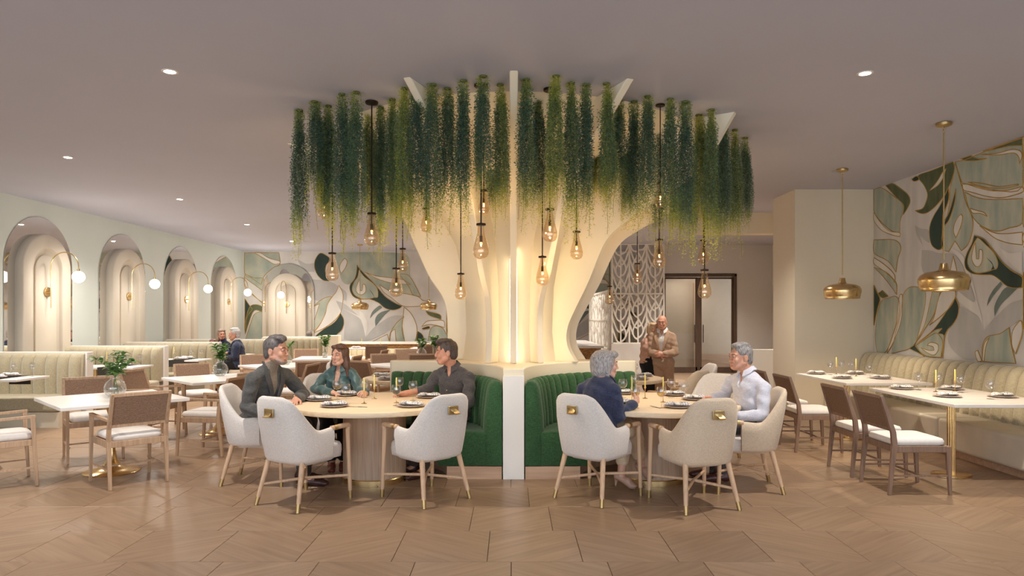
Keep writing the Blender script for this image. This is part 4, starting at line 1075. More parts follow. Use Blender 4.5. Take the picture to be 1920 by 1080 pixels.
# folded napkin: a plump roll gathered at the middle with a band
nap = empty('napkin', (0, 0, 0), 0, 'x', 'napkin')
rings = []
for k in range(17):
    t = k/16*2-1; w = (.052-.014*math.exp(-(t/.16)**2))*(1-.55*max(0, abs(t)-.72)/.28); h = (.0155-.004*math.exp(-(t/.16)**2))*(1-.5*max(0, abs(t)-.72)/.28)
    rings.append([Vector((.115*t, w*math.cos(a)*(1+.10*math.cos(5*a+3*t)), .008+h*(1+math.sin(a))*(1+.10*math.sin(4*a+5*t)))) for a in [2*PI*j/18 for j in range(18)]])
MB().loft(rings).build('cloth', M_nap, nap, smooth=60)
rings = [[Vector((x, (.041+e)*math.cos(a), .008+(.0125+e)*(1+math.sin(a))-e)) for a in [2*PI*j/18 for j in range(18)]] for x, e in ((-.014, .0), (-.012, .002), (.012, .002), (.014, .0))]
MB().loft(rings).build('napkin_ring', mat('napkin_ring_linen', rgb(228, 222, 214), .8, var=.02), nap)
NP = Proto(nap)
def make_glass(fill):
    g = empty('wine_glass', (0, 0, 0), 0, 'x', 'glass')
    o = [(.001, 0), (.034, 0), (.035, .0015), (.012, .005), (.0045, .012), (.0038, .09), (.006, .097), (.022, .103), (.037, .118), (.044, .137), (.0455, .152), (.042, .172), (.0375, .19)]
    i = [(.036, .19), (.0407, .172), (.0441, .152), (.0427, .138), (.036, .1195), (.022, .105), (.001, .1)]
    MB().lathe(o+i, 28).build('bowl_and_stem', M_glass, g, smooth=60)
    if fill: MB().lathe([(.001, .1015), (.021, .1065), (.035, .1205), (.0415, .1375), (.001, .1375)], 24).build('wine', M_red if fill == 'red' else M_wine, g, smooth=50)
    return g
GE, GW, GR = Proto(make_glass(None)), Proto(make_glass('white')), Proto(make_glass('red'))
cs = empty('candlestick', (0, 0, 0), 0, 'x', 'candlestick')
MB().lathe([(.001, 0), (.026, 0), (.027, .003), (.008, .008), (.0035, .016), (.003, .095), (.006, .10), (.011, .108), (.0115, .118), (.001, .118)], 20).build('brass_holder', M_brass, cs)
MB().lathe([(.0075, .112), (.0065, .238), (.003, .243), (.001, .2435)], 14).build('candle', M_candle, cs)
MB().tube([(0, 0, .243), (.001, 0, .252)], .001, 5).build('wick', M_dark, cs)
CS = Proto(cs)
kn = empty('butter_knife', (0, 0, 0), 0, 'x', 'knife')
MB().loft([[Vector((-w, y, 0)), Vector((w, y, 0)), Vector((w, y, h)), Vector((-w, y, h))] for y, w, h in ((-.09, .004, .003), (-.02, .0055, .005), (0, .004, .004))]).build('grip', M_steel, kn)
MB().loft([[Vector((-w, y, .001)), Vector((w, y, .001)), Vector((w, y, h)), Vector((-w, y, h))] for y, w, h in ((0, .005, .003), (.04, .009, .0025), (.085, .007, .002), (.1, .002, .002))]).build('blade', M_steel, kn)
KN = Proto(kn)
def setting(x, y, who, rz=None, z=ZT, knife=None, nrz=None):
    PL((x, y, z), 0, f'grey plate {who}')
    NP((x, y, z+.0118), random.uniform(-.5, .5) if rz is None else rz, f'banded patterned napkin {who}')
    if knife: KN((x+knife[0], y+knife[1], z), knife[2], f'small steel knife beside the plate {who}')
# left round table
setting(-1.89, 6.74, 'before the man in the grey blazer', .1)
setting(-1.62, 6.28, 'at the near left edge of the left round table', .25, knife=(.22, -.03, 1.4))
setting(-1.73, 7.16, 'before the woman in the teal blouse', -.1)
setting(-.92, 6.28, 'at the near right edge of the left round table', -.35, knife=(.2, .02, -.4))
setting(-.84, 6.98, 'before the man in the charcoal shirt', .1)
GW((-1.735, 6.82, ZT), 0, 'wine glass of white wine between the grey blazer man and the teal woman')
GE((-1.56, 6.46, ZT), 0, 'empty wine glass behind the near left plate, left round table')
GE((-1.50, 6.98, ZT), 0, 'empty wine glass by the left hand of the woman in teal')
GR((-1.07, 6.36, ZT), 0, 'wine glass with red wine on the left round table')
GE((-.97, 6.74, ZT), 0, 'empty wine glass in front of the rolled sleeve of the charcoal-shirt man')
GE((-1.17, 7.16, ZT), 0, 'empty wine glass behind the red wine, left round table')
CS((-1.395, 6.49, ZT), 0, 'yellow taper in a thin brass candlestick, left of three on the left round table')
CS((-1.375, 6.87, ZT), 0, 'yellow taper in a thin brass candlestick, rear one of three on the left round table')
CS((-1.10, 6.55, ZT), 0, 'yellow taper in a thin brass candlestick behind the red wine glass')
# right round table
setting(1.69, 7.18, 'before the empty white chair of the right round table', .2)
setting(1.50, 6.22, 'at the near edge of the right round table', -.2, knife=(-.2, .02, .3))
setting(1.81, 6.80, 'before the man in the pale shirt', 0)
setting(1.17, 7.32, 'at the sofa side of the right round table', .1)
setting(1.02, 6.42, 'before the woman in the navy blazer', .3)
GE((1.62, 7.0, ZT), 0, 'empty wine glass left of the rear plate, right round table')
GE((1.655, 6.63, ZT), 0, 'empty wine glass nearest the hand of the man in the pale shirt')
GW((1.344, 6.19, ZT), 0, 'wine glass with a little white wine at the near rim of the right round table')
GE((1.32, 7.4, ZT), 0, 'empty wine glass between two candles at the back of the right round table')
GE((1.03, 7.18, ZT), 0, 'empty wine glass close behind the head of the woman in navy')
GE((1.12, 6.95, ZT), 0, 'empty wine glass before the face of the woman in navy')
CS((1.15, 6.60, ZT), 0, 'yellow taper in a thin brass candlestick next to the hand of the woman in navy')
CS((1.335, 6.9, ZT), 0, 'yellow taper in a thin brass candlestick at the middle of the right round table')
CS((1.45, 6.60, ZT), 0, 'yellow taper in a thin brass candlestick, right of three on the right round table')
# far round tables
setting(-1.62, 8.95, 'on the near side of the far left round table'); setting(-1.80, 9.5, 'on the far side of the far left round table')
GE((-1.5, 9.36, ZT), 0, 'left wine glass on the far left round table'); GE((-1.42, 8.98, ZT), 0, 'right wine glass on the far left round table')
setting(1.66, 8.98, 'on the near side of the far right round table'); setting(1.82, 9.5, 'on the far side of the far right round table')
GE((1.47, 9.0, ZT), 0, 'front wine glass on the far right round table'); GE((1.66, 9.3, ZT), 0, 'rear wine glass on the far right round table')
# right banquette tables
for tb, P_, G_, C_ in (('nearer', [(4.42, 7.8, 'aisle side, far end,'), (4.95, 7.76, 'wall side, far end,'), (4.46, 7.05, 'aisle side, near end,'), (5.0, 7.02, 'wall side, near end,')],
                        [(4.56, 7.72, 'far aisle-side'), (4.80, 7.74, 'far middle'), (4.86, 7.45, 'central'), (4.77, 6.86, 'near')], [(4.62, 7.5, 'aisle side'), (4.88, 7.58, 'wall side')]),
                       ('farther', [(4.36, 9.86, 'aisle side, far end,'), (4.39, 9.15, 'aisle side, near end,'), (4.92, 9.86, 'wall side, far end,'), (4.89, 9.12, 'wall side, near end,')],
                        [(4.50, 9.72, 'far aisle-side'), (4.74, 9.9, 'far middle'), (4.76, 9.64, 'central'), (4.78, 9.2, 'near')], [(4.62, 9.8, 'aisle side'), (4.75, 9.5, 'wall side')])):
    for x, y, w in P_: setting(x, y, f'{w} of the {tb} right banquette table', random.uniform(-.25, .25))
    for x, y, w in G_: GE((x, y, ZT), 0, f'{w} wine glass on the {tb} right banquette table')
    for x, y, w in C_: CS((x, y, ZT), 0, f'yellow taper in a thin brass candlestick, {w} of the {tb} right banquette table')
# booth tables
for nm, x, y in (('nearest', -6.87, 9.27), ('second', -6.54, 11.42), ('third', -6.32, 13.25)):
    z = ZT+.0045
    setting(x, y-.12, f'on the front half of the {nm} booth table', 0, z); setting(x-.02, y+.17, f'on the rear half of the {nm} booth table', 0, z)
    for k, (dx, dy, w) in enumerate(((-.28, .2, 'left'), (.25, .22, 'right'), (.12, .05, 'middle'))):
        GE((x+dx, y+dy, ZT if abs(dx) > .16 else z), 0, f'{w} wine glass on the {nm} booth table')
    CS((x-.2, y+.02, ZT), 0, f'yellow taper in a brass candlestick on the {nm} booth table')
setting(-6.14, 15.0, 'on the table of the seated older couple', 0, ZT+.0045)
GE((-5.95, 14.9, ZT), 0, 'wine glass before the chest of the older man in the navy jacket'); GE((-6.42, 15.05, ZT), 0, 'wine glass before the older woman at the booth')
for x, w in ((-4.1, 'left end of the left far table'), (-3.65, 'right end of the left far table'), (-2.35, 'right far table')):
    setting(x, 18.1, f'on the {w} under the mural', 0)
for x, w in ((-4.0, 'left'), (-3.5, 'right')): CS((x, 18.3, ZT), 0, f'yellow taper on the {w} half of the far table under the mural')

# ------------------------------------------------------------------ vases with leafy branches
M_leaf = mat('glossy_leaf', rgb(82, 122, 62), .4, var=.2, scale=(14,)*3, col2=rgb(138, 172, 96)); M_twig = mat('green_twig', rgb(86, 110, 58), .6, var=.1)
leafm = MB()
rings = []
for k in range(7):
    t = k/6; w = .019*math.sin(PI*min(1, .06+t*.94))**.75*(1-.25*t)
    zc = .012*math.sin(PI*t)-.012*t*t
    rings.append([Vector((-w, .085*t, zc+.003)), Vector((0, .085*t, zc)), Vector((w, .085*t, zc+.003)), Vector((0, .085*t, zc-.0012))])
leafmesh = leafm.loft(rings).mesh('leaf', M_leaf, 60)
def vase(kind):
    r = empty('glass_vase', (0, 0, 0), 0, 'x', 'vase')
    if kind == 'round':
        o = [(.001, 0), (.04, 0), (.06, .006), (.09, .035), (.103, .075), (.101, .11), (.085, .15), (.055, .178), (.046, .186), (.046, .205), (.05, .21)]
        wl = .085
    else:
        o = [(.001, 0), (.045, 0), (.05, .004), (.05, .12), (.052, .2), (.056, .23)]; wl = .12
    i = [(max(.001, a-.003), b+(.004 if b < .02 else 0)) for a, b in o[::-1]]
    MB().lathe(o+i, 32).build('glass_body', M_glass, r, smooth=60)
    wp = [(max(.001, a-.0045), b+.005) for a, b in o if b < wl]+[(.09 if kind == 'round' else .045, wl+.004), (.001, wl+.004)]
    MB().lathe(wp, 28).build('water', M_water, r, smooth=60)
    return r
VR, VS = Proto(vase('round')), Proto(vase('slim'))
def branch(seed, spread, height, nst):
    rnd = random.Random(seed); root = empty('leafy_branch', (0, 0, 0), 0, 'x', 'plant')
    for s in range(nst):
        a = 2*PI*s/nst+rnd.uniform(-.5, .5)+(.2); R_ = spread*rnd.uniform(.75, 1.1); H = height*rnd.uniform(.75, 1.05)
        pts = cr([(-.03*math.cos(a), -.03*math.sin(a), .012), (.0, .0, .19), (R_*.35*math.cos(a), R_*.35*math.sin(a), .19+(H-.19)*.5), (R_*math.cos(a), R_*math.sin(a), H)], 5)
        MB().tube(pts, [.003]*(len(pts)-1)+[.0015], 6).build('stem', M_twig, root)
        m = len(pts)
        for k in range(6, m):
            for q in range(3 if k < m-1 else 4):
                o = link('leaf', leafmesh, root); az = rnd.uniform(0, 2*PI); el = rnd.uniform(-.1, .8)
                o.location = pts[k]; o.rotation_euler = (el, rnd.uniform(-.4, .4), az); s_ = rnd.uniform(.8, 1.25); o.scale = (s_, s_, s_)
    return root
BR = [Proto(branch(3, .17, .42, 4)), Proto(branch(5, .09, .40, 4)), Proto(branch(8, .12, .36, 3))]
for x, y, p, b, rz, w in ((-4.05, 7.02, VR, 0, .3, 'on the nearest white square table'), (-4.05, 9.55, VR, 1, 1.0, 'on the second white square table of the left aisle'),
                          (-3.88, 11.8, VR, 2, 2.2, 'beside the face of the man in the grey blazer'), (-3.75, 13.8, VS, 1, .4, 'on the farthest left square table before the cream partition'),
                          (-1.8, 13.7, VR, 2, .9, 'left of the pair behind the plinth'), (-1.52, 13.6, VS, 1, 2.6, 'right of the pair behind the plinth')):
    p((x, y, ZT), 0, ('round clear glass vase with water ' if p is VR else 'slim clear glass vase with water ')+w)
    BR[b]((x, y, ZT+.004), rz, 'leafy green branch in the vase '+w)
# ================================================================== PEOPLE
class Field:
    """signed-distance grid, smooth unions, polygonised by surface nets"""
    def __init__(s, lo, hi, h):
        s.h = h; s.lo = np.array(lo, float); n = np.ceil((np.array(hi)-s.lo)/h).astype(int)+1
        s.ax = [(s.lo[i]+h*np.arange(n[i])).astype(np.float32) for i in range(3)]; s.g = np.full(n, .2, np.float32)
    def win(s, lo, hi):
        sl = []
        for i in range(3):
            a = max(0, int((lo[i]-s.lo[i])/s.h)); b = min(len(s.ax[i]), int((hi[i]-s.lo[i])/s.h)+2)
            if b <= a: return None
            sl.append(slice(a, b))
        return tuple(sl), s.ax[0][sl[0]][:, None, None], s.ax[1][sl[1]][None, :, None], s.ax[2][sl[2]][None, None, :]
    def put(s, w, d, k, cut):
        g = s.g[w]
        if not cut:
            hh = np.clip(.5+.5*(g-d)/k, 0, 1); s.g[w] = g*(1-hh)+d*hh-k*hh*(1-hh)
        else:
            hh = np.clip(.5-.5*(g+d)/k, 0, 1); s.g[w] = g*(1-hh)-d*hh+k*hh*(1-hh)
    def cone(s, a, b, ra, rb, k=.02, cut=False):
        a = np.array(a, float); b = np.array(b, float); p = max(ra, rb)+k+4*s.h+.012
        w = s.win(np.minimum(a, b)-p, np.maximum(a, b)+p)
        if w is None: return
        sl, x, y, z = w; ba = b-a; L2 = max(1e-9, float(ba@ba))
        t = np.clip(((x-a[0])*ba[0]+(y-a[1])*ba[1]+(z-a[2])*ba[2])/L2, 0, 1)
        d = np.sqrt((x-a[0]-t*ba[0])**2+(y-a[1]-t*ba[1])**2+(z-a[2]-t*ba[2])**2)-(ra+(rb-ra)*t)
        s.put(sl, d.astype(np.float32), k, cut)
    def ell(s, c, r, R=None, k=.02, cut=False):
        c = np.array(c, float); r = np.array(r, float); m = r.max()+k+4*s.h+.012
        w = s.win(c-m, c+m)
        if w is None: return
        sl, x, y, z = w; x = x-c[0]; y = y-c[1]; z = z-c[2]
        if R is not None: q = [x*R[0][i]+y*R[1][i]+z*R[2][i] for i in range(3)]
        else: q = [x, y, z]
        k0 = np.sqrt(sum((q[i]/r[i])**2 for i in range(3)))+1e-9; k1 = np.sqrt(sum((q[i]/r[i]**2)**2 for i in range(3)))+1e-9
        s.put(sl, (k0*(k0-1)/k1).astype(np.float32), k, cut)
    def plane(s, p, n):
        """keep the side the normal points away from"""
        p = np.array(p, float); n = np.array(n, float); n /= np.linalg.norm(n)
        d = (s.ax[0][:, None, None]-p[0])*n[0]+(s.ax[1][None, :, None]-p[1])*n[1]+(s.ax[2][None, None, :]-p[2])*n[2]
        s.g = np.maximum(s.g, d.astype(np.float32))
    def waves(s, amp, waves):
        x, y, z = s.ax[0][:, None, None], s.ax[1][None, :, None], s.ax[2][None, None, :]
        for (kx, ky, kz, ph) in waves: s.g += (amp*np.sin(kx*x+ky*y+kz*z+ph+1.3*np.sin(9*z+7*x+ph))).astype(np.float32)
    def mesh(s, name, m, O=(0, 0, 0)):
        g = s.g; g[0], g[-1], g[:, 0], g[:, -1], g[:, :, 0], g[:, :, -1] = .1, .1, .1, .1, .1, .1
        ins = g < 0; nx, ny, nz = g.shape
        cs = [(i, j, k) for i in (0, 1) for j in (0, 1) for k in (0, 1)]
        cnt = np.zeros((nx-1, ny-1, nz-1), np.int8)
        for i, j, k in cs: cnt += ins[i:nx-1+i, j:ny-1+j, k:nz-1+k]
        act = (cnt > 0) & (cnt < 8); C_ = np.argwhere(act); idx = np.full(act.shape, -1, np.int64); idx[act] = np.arange(len(C_))
        acc = np.zeros((len(C_), 3)); num = np.zeros(len(C_))
        val = {c: g[C_[:, 0]+c[0], C_[:, 1]+c[1], C_[:, 2]+c[2]] for c in cs}
        for a in cs:
            for ax in range(3):
                if a[ax]: continue
                b = tuple(1 if i == ax else a[i] for i in range(3)); va, vb = val[a], val[b]
                mk = (va < 0) != (vb < 0); den = np.where(mk, va-vb, 1); t = np.where(mk, va/den, 0)
                for i in range(3): acc[:, i] += np.where(mk, a[i]+(t if i == ax else 0), 0)
                num += mk
        vs = s.lo+s.h*(C_+acc/num[:, None])-np.array(O)
        F_ = []
        for ax in range(3):
            u, v = [(1, 2), (2, 0), (0, 1)][ax]
            lo = [slice(None)]*3; hi = [slice(None)]*3; lo[ax] = slice(0, -1); hi[ax] = slice(1, None)
            A, B = ins[tuple(lo)], ins[tuple(hi)]
            E = np.argwhere(A != B); E = E[(E[:, u] > 0) & (E[:, v] > 0) & (E[:, u] < g.shape[u]-1) & (E[:, v] < g.shape[v]-1)]
            fl = A[E[:, 0], E[:, 1], E[:, 2]]
            def cell(du, dv):
                q = E.copy(); q[:, u] -= du; q[:, v] -= dv; return idx[q[:, 0], q[:, 1], q[:, 2]]
            Q = np.stack([cell(1, 1), cell(0, 1), cell(0, 0), cell(1, 0)], 1); Q[~fl] = Q[~fl][:, ::-1]; F_.append(Q)
        Q = np.concatenate(F_); Q = Q[(Q >= 0).all(1)]
        me = bpy.data.meshes.new(name); me.vertices.add(len(vs)); me.vertices.foreach_set('co', vs.astype(np.float32).ravel())
        me.loops.add(len(Q)*4); me.loops.foreach_set('vertex_index', Q.astype(np.int32).ravel())
        me.polygons.add(len(Q)); me.polygons.foreach_set('loop_start', np.arange(len(Q), dtype=np.int32)*4); me.polygons.foreach_set('loop_total', np.full(len(Q), 4, np.int32))
        me.polygons.foreach_set('use_smooth', [True]*len(Q)); me.update(calc_edges=True); me.validate(); me.materials.append(m); return me

def unit(v): v = np.array(v, float); return v/np.linalg.norm(v)
def frame(right, up):
    up = unit(up); r = np.array(right, float); r = unit(r-up*(r@up)); f = np.cross(up, r); return np.stack([r, f, up], 1)   # columns right, forward, up
def hframe(fwd, tilt=0.0):
    f = unit(fwd); r = unit(np.cross(f, (0, 0, 1))); u = np.cross(r, f)
    if tilt: r, u = r*math.cos(tilt)+u*math.sin(tilt), u*math.cos(tilt)-r*math.sin(tilt)
    return np.stack([r, f, u], 1)
def skin_mat(name, c):
    m, nt, b = nodes(name); b.inputs['Base Color'].default_value = c; b.inputs['Roughness'].default_value = .5
    b.inputs['Subsurface Weight'].default_value = .12; b.inputs['Subsurface Radius'].default_value = (.012, .005, .003); b.inputs['Subsurface Scale'].default_value = .6
    N = nt.nodes; L = nt.links; tc = N.new('ShaderNodeTexCoord'); nz = N.new('ShaderNodeTexNoise'); nz.inputs['Scale'].default_value = 22; nz.inputs['Detail'].default_value = 4
    L.new(tc.outputs['Object'], nz.inputs['Vector']); rp = N.new('ShaderNodeValToRGB')
    rp.color_ramp.elements[0].position = .3; rp.color_ramp.elements[1].position = .7
    rp.color_ramp.elements[0].color = (c[0]*.92, c[1]*.80, c[2]*.76, 1); rp.color_ramp.elements[1].color = (min(1, c[0]*1.05), c[1]*1.05, c[2]*1.05, 1)
    L.new(nz.outputs['Fac'], rp.inputs[0]); L.new(rp.outputs[0], b.inputs['Base Color']); return m
def hair_mat(name, c1, c2, sc=(140, 140, 26)):
    return mat(name, c1, .5, 0, scale=sc, bump=.5, detail=5, col2=c2)
SK = skin_mat('skin_tan', rgb(202, 156, 132)); SK2 = skin_mat('skin_fair', rgb(220, 178, 156)); SK3 = skin_mat('skin_ruddy', rgb(204, 152, 126))
M_eye = mat('eye_white', rgb(228, 222, 214), .25, var=0); M_iris = mat('iris', rgb(48, 34, 26), .2, var=0)
M_lip = mat('lip', rgb(176, 96, 84), .45, var=.05); M_teeth = mat('teeth', rgb(236, 230, 220), .3, var=0)

class Person:
    def __init__(s, label, O, J, head_fwd, hs=1.0, skin=None, h=.005, female=False, tilt=0.0, w=1.0, group=None):
        s.label = label; s.O = np.array(O, float); s.h = h; s.female = female; s.w = w; s.hs = hs; s.skin = skin or SK
        s.J = {k: np.array(v, float) for k, v in J.items()}; s.HF = hframe(head_fwd, tilt); s.kids = []; s.group = group
        P = np.array(list(s.J.values())); s.lo = P.min(0)-.2; s.hi = P.max(0)+.2; s.lo[2] = max(-.03, s.lo[2]); 
        J = s.J; s.TF = frame(J['sr']-J['sl'], J['neck']-J['pel'])
        s.R_ = s.TF[:, 0]; s.F = s.TF[:, 1]; s.U = s.TF[:, 2]
        s.chest = lerp(J['pel'], J['neck'], .66); s.belly = lerp(J['pel'], J['neck'], .34)
    def hp(s, x, y, z): return s.J['head']+s.HF@(np.array((x, y, z))*s.hs)
    def torso(s, f, e=0.0, k=.04, pelvis=True):
        J, w = s.J, s.w; fm = s.female
        if pelvis: f.ell(J['pel'], np.array((.165*w, .12, .115))+e, s.TF, k)
        f.ell(s.belly, np.array(((.125 if fm else .145)*w, .10 if fm else .108, .15))+e, s.TF, k)
        f.ell(s.chest, np.array(((.132 if fm else .150)*w, .098 if fm else .108, .16))+e, s.TF, k)
        if fm:
            for t in (-1, 1): f.ell(s.chest+s.F*.085+s.R_*.062*t-s.U*.01, np.array((.055, .048, .058))+e, s.TF, .03)
        for q in ('sl', 'sr'):
            f.cone(lerp(J['neck'], s.chest, .3), lerp(J[q], J['neck'], .12)-s.U*.022, .062*w+e*.8, .043*w+e*.85, k*.6)
            f.cone(J['neck']+s.U*.012, lerp(J[q], J['neck'], .25), .040+e*.4, .036+e*.4, .025)
    def arm(s, f, q, e=0.0, k=.016, end='wr', ext=0.0, cut=1.0):
        J, w = s.J, s.w; sh, el, wr = J['s'+q], J['e'+q], J['w'+q]; fm = .86 if s.female else 1
        f.cone(sh-s.U*.018, lerp(sh, el, .5), .046*w*fm+e, .042*w*fm+e, k); f.cone(lerp(sh, el, .5), el, .042*w*fm+e, .036*fm+e, k)
        wr2 = lerp(el, wr, cut); r = lerp(.042, .028, cut)
        f.cone(el, lerp(el, wr2, .4), .036*fm+e, .037*fm+e, k); f.cone(lerp(el, wr2, .4), wr2, .037*fm+e, r*fm+e, k)
    def leg(s, f, q, e=0.0, k=.03, cut=1.0, e2=None):
        J = s.J; hp_, kn_, an = J['h'+q], J['k'+q], J['a'+q]; e2 = e if e2 is None else e2; fm = .92 if s.female else 1
        f.cone(hp_, kn_, .085*fm+e, .056*fm+e, k); a2 = lerp(kn_, an, cut)
        f.cone(kn_, lerp(kn_, a2, .35), .056*fm+e, .056*fm+e2, k); f.cone(lerp(kn_, a2, .35), a2, .054*fm+e2, lerp(.055, .036, cut)*fm+e2, k)
    def hand(s, f, wr, d, nrm, curl, sz=1.0, spread=.012, thumb=1):
        d = unit(d); n = np.array(nrm, float); n = unit(n-d*(n@d)); lat = np.cross(d, n)*thumb
        R = np.stack([lat, d, n], 1)
        f.ell(wr+d*.045*sz, np.array((.040, .052, .016))*sz, R, .012)
        f.cone(wr-d*.01, wr+d*.03*sz, .025*sz, .024*sz, .015)
        for i, (o, L) in enumerate(((.030, .068), (.011, .078), (-.010, .072), (-.029, .056))):
            b = wr+d*(.083-.004*abs(i-1))*sz+lat*o*sz; c1 = curl*.55; c2 = curl*1.35; c3 = curl*1.9; L *= sz
            dv = lambda c: d*math.cos(c)-n*math.sin(c)+lat*(o*.9)
            p1 = b+unit(dv(c1))*L*.46; p2 = p1+unit(dv(c2))*L*.31; p3 = p2+unit(dv(c3))*L*.23
            f.cone(wr+d*.055*sz+lat*o*.9*sz, b, .011*sz, .0098*sz, .006)
            f.cone(b, p1, .0098*sz, .0088*sz, .003); f.cone(p1, p2, .0088*sz, .0080*sz, .003); f.cone(p2, p3, .0080*sz, .0068*sz, .003)
        t0 = wr+d*.022*sz+lat*.026*sz; t1 = t0+unit(d*.72+lat*.62-n*.35)*.042*sz; t2 = t1+unit(d*.9+lat*.12-n*(.3+.35*curl))*.032*sz; t3 = t2+unit(d*.8-lat*.15-n*(.3+.5*curl))*.024*sz
        f.cone(t0, t1, .0155*sz, .012*sz, .008); f.cone(t1, t2, .0112*sz, .0098*sz, .003); f.cone(t2, t3, .0098*sz, .0078*sz, .003)
    def head(s, f):
        h, HF, hs = s.hp, s.HF, s.hs; fm = s.female; S_ = lambda *r: np.array(r)*hs
        f.ell(h(0, -.018, .032), S_(.074, .094, .086), HF, .02)
        f.ell(h(0, .024, -.038), S_(.053 if fm else .056, .060, .074), HF, .03*hs)
        f.ell(h(0, .055, -.092), S_(.026 if fm else .031, .024, .020), HF, .022*hs)
        for t in (-1, 1):
            f.cone(h(t*.058, -.005, -.05), h(t*.026, .055, -.088), (.016 if fm else .021)*hs, .018*hs, .022*hs)
            f.ell(h(t*.036, .066, -.028), S_(.021, .018, .02), HF, .02*hs)
            f.ell(h(t*.031, .096, .008), S_(.020, .014, .0125), HF, .012*hs, True)
            f.cone(h(t*.012, .087, .026), h(t*.044, .070, .026), .0095*hs, .008*hs, .012*hs)
            f.ell(h(t*.031, .076, .006), S_(.016, .011, .0115), HF, .004*hs)
            f.ell(h(t*.075, -.012, -.006), S_(.011, .020, .033), HF, .008*hs); f.ell(h(t*.086, -.008, .0), S_(.006, .011, .02), HF, .006*hs, True)
            f.ell(h(t*.0105, .092, -.032), S_(.0075, .010, .0068), HF, .006*hs)
        f.cone(h(0, .084, .018), h(0, .099, -.024), .0080*hs, .0092*hs, .009*hs); f.ell(h(0, .1025, -.028), S_(.0095, .0085, .0085), HF, .006*hs)
        f.ell(h(0, .080, -.058), S_(.026, .012, .0075), HF, .01*hs); f.ell(h(0, .080, -.068), S_(.021, .012, .0075), HF, .01*hs)
        f.ell(h(0, .099, -.0625), S_(.026, .010, .0022), HF, .003*hs, True)
        J = s.J; nr = (.045 if fm else .056)*lerp(1, hs, .5)
        f.cone(h(0, -.028, -.05), J['neck']-s.U*.02-s.F*.008, nr, nr*1.08, .02)
    def body(s, hands=(), bare_legs=False):
        f = Field(s.lo, s.hi, s.h); s.torso(f, 0); s.head(f)
        for q in 'lr': s.arm(f, q); s.leg(f, q)
        for a in hands: s.hand(f, *a)
        for q in 'lr':
            if 't'+q in s.J: f.cone(s.J['a'+q]-np.array((0, 0, .03)), s.J['t'+q], .032, .024, .02)
        o = link('person', f.mesh('body', s.skin, s.O)); o.location = s.O; tag(o, s.label, 'person', s.group); s.o = o
        return s
    def sub(s, name, m, fn, lo=None, hi=None, h=None, label=None, parent=None):
        f = Field(s.lo if lo is None else lo, s.hi if hi is None else hi, h or s.h); fn(f)
        o = link(name, f.mesh(name, m, s.O), parent or s.o)
        if label: o['label'] = label
        return o
    def mb(s, name, mb, m, parent=None, label=None):
        mb.v = [tuple(np.array(v)-s.O) for v in mb.v]; o = mb.build(name, m, parent or s.o, smooth=60)
        if label: o['label'] = label
        return o
    def face(s, brow=None, smile=1.0, teeth=True, lip=None):
        h = s.hp; hs = s.hs
        for t in (-1, 1):
            e = s.mb('eye', MB().sphere(h(t*.031, .0765, .0065), .0118*hs, 14, 10, (1, 1, .82)), M_eye)
            s.mb('iris', MB().sphere(h(t*.0305, .0836, .0055), .0064*hs, 10, 8), M_iris, e)
            s.mb('eyelid', MB().tube([Vector(h(t*(.031+.0155*math.cos(a)), .0808+.0058*math.sin(a), .0075+.0068*math.sin(a))) for a in [PI*k/8 for k in range(9)]], .0036*hs, 6), s.skin)
            if brow: s.mb('eyebrow', MB().tube([Vector(h(t*x, y, z)) for x, y, z in ((.013, .0935, .0245), (.026, .0905, .0305), (.038, .083, .0305), (.047, .074, .0255))], [.0028*hs, .0038*hs, .0032*hs, .0016*hs], 6), brow)
        c = .0105*smile
        up = [(-.031, .0725, -.0625+c), (-.015, .0868, -.0605+.15*c), (0, .0912, -.0595), (.015, .0868, -.0605+.15*c), (.031, .0725, -.0625+c)]
        lw = [(-.031, .0725, -.0625+c), (-.014, .0862, -.0695-.1*c), (0, .090, -.072-.25*c), (.014, .0862, -.0695-.1*c), (.031, .0725, -.0625+c)]
        lp = lip or M_lip
        s.mb('upper_lip', MB().tube(cr([Vector(h(*p)) for p in up], 4), [.001*hs]+[.0027*hs]*15+[.001*hs], 6), lp)
        s.mb('lower_lip', MB().tube(cr([Vector(h(*p)) for p in lw], 4), [.001*hs]+[.0033*hs]*15+[.001*hs], 6), lp)
        if teeth: s.mb('teeth', MB().loft([[Vector(h(x, y-.0025, -.0605+c*abs(x/.027)**2)), Vector(h(x, y-.0045, -.0685+c*abs(x/.027)**2*1.2)), Vector(h(x, y-.008, -.066+c*abs(x/.027)**2))] for x, y in ((-.024, .079), (-.012, .0872), (0, .0903), (.012, .0872), (.024, .079))]), M_teeth)
        return s
    def jacket(s, m, name='jacket', e=.025, hem=.14, vneck=.2, cuff=.93, waves=.0022, lap=True, lapm=None):
        J = s.J
        def fn(f):
            s.torso(f, e, .05, pelvis=True)
            for q in 'lr': s.arm(f, q, e*.78, .018, cut=cuff)
            f.waves(waves, ((38, 22, 55, 0), (-25, 48, 30, 2), (15, -30, 75, 4)))
            for q in 'lr': f.plane(lerp(J['e'+q], J['w'+q], cuff), J['w'+q]-J['e'+q]) if False else None
            f.cone(s.hp(0, -.03, -.06), J['neck']+s.U*.012, .064*s.hs, .066, .008, True)
            if vneck: 
                top = J['neck']+s.F*.10+s.U*.03; bot = s.chest+s.F*(.15)-s.U*vneck*.9
                f.cone(top, bot, .062, .006, .01, True)
            f.plane(J['pel']-s.U*hem*.5, -s.U) if hem else None
        o = s.sub(name, m, fn, h=max(s.h, .006))
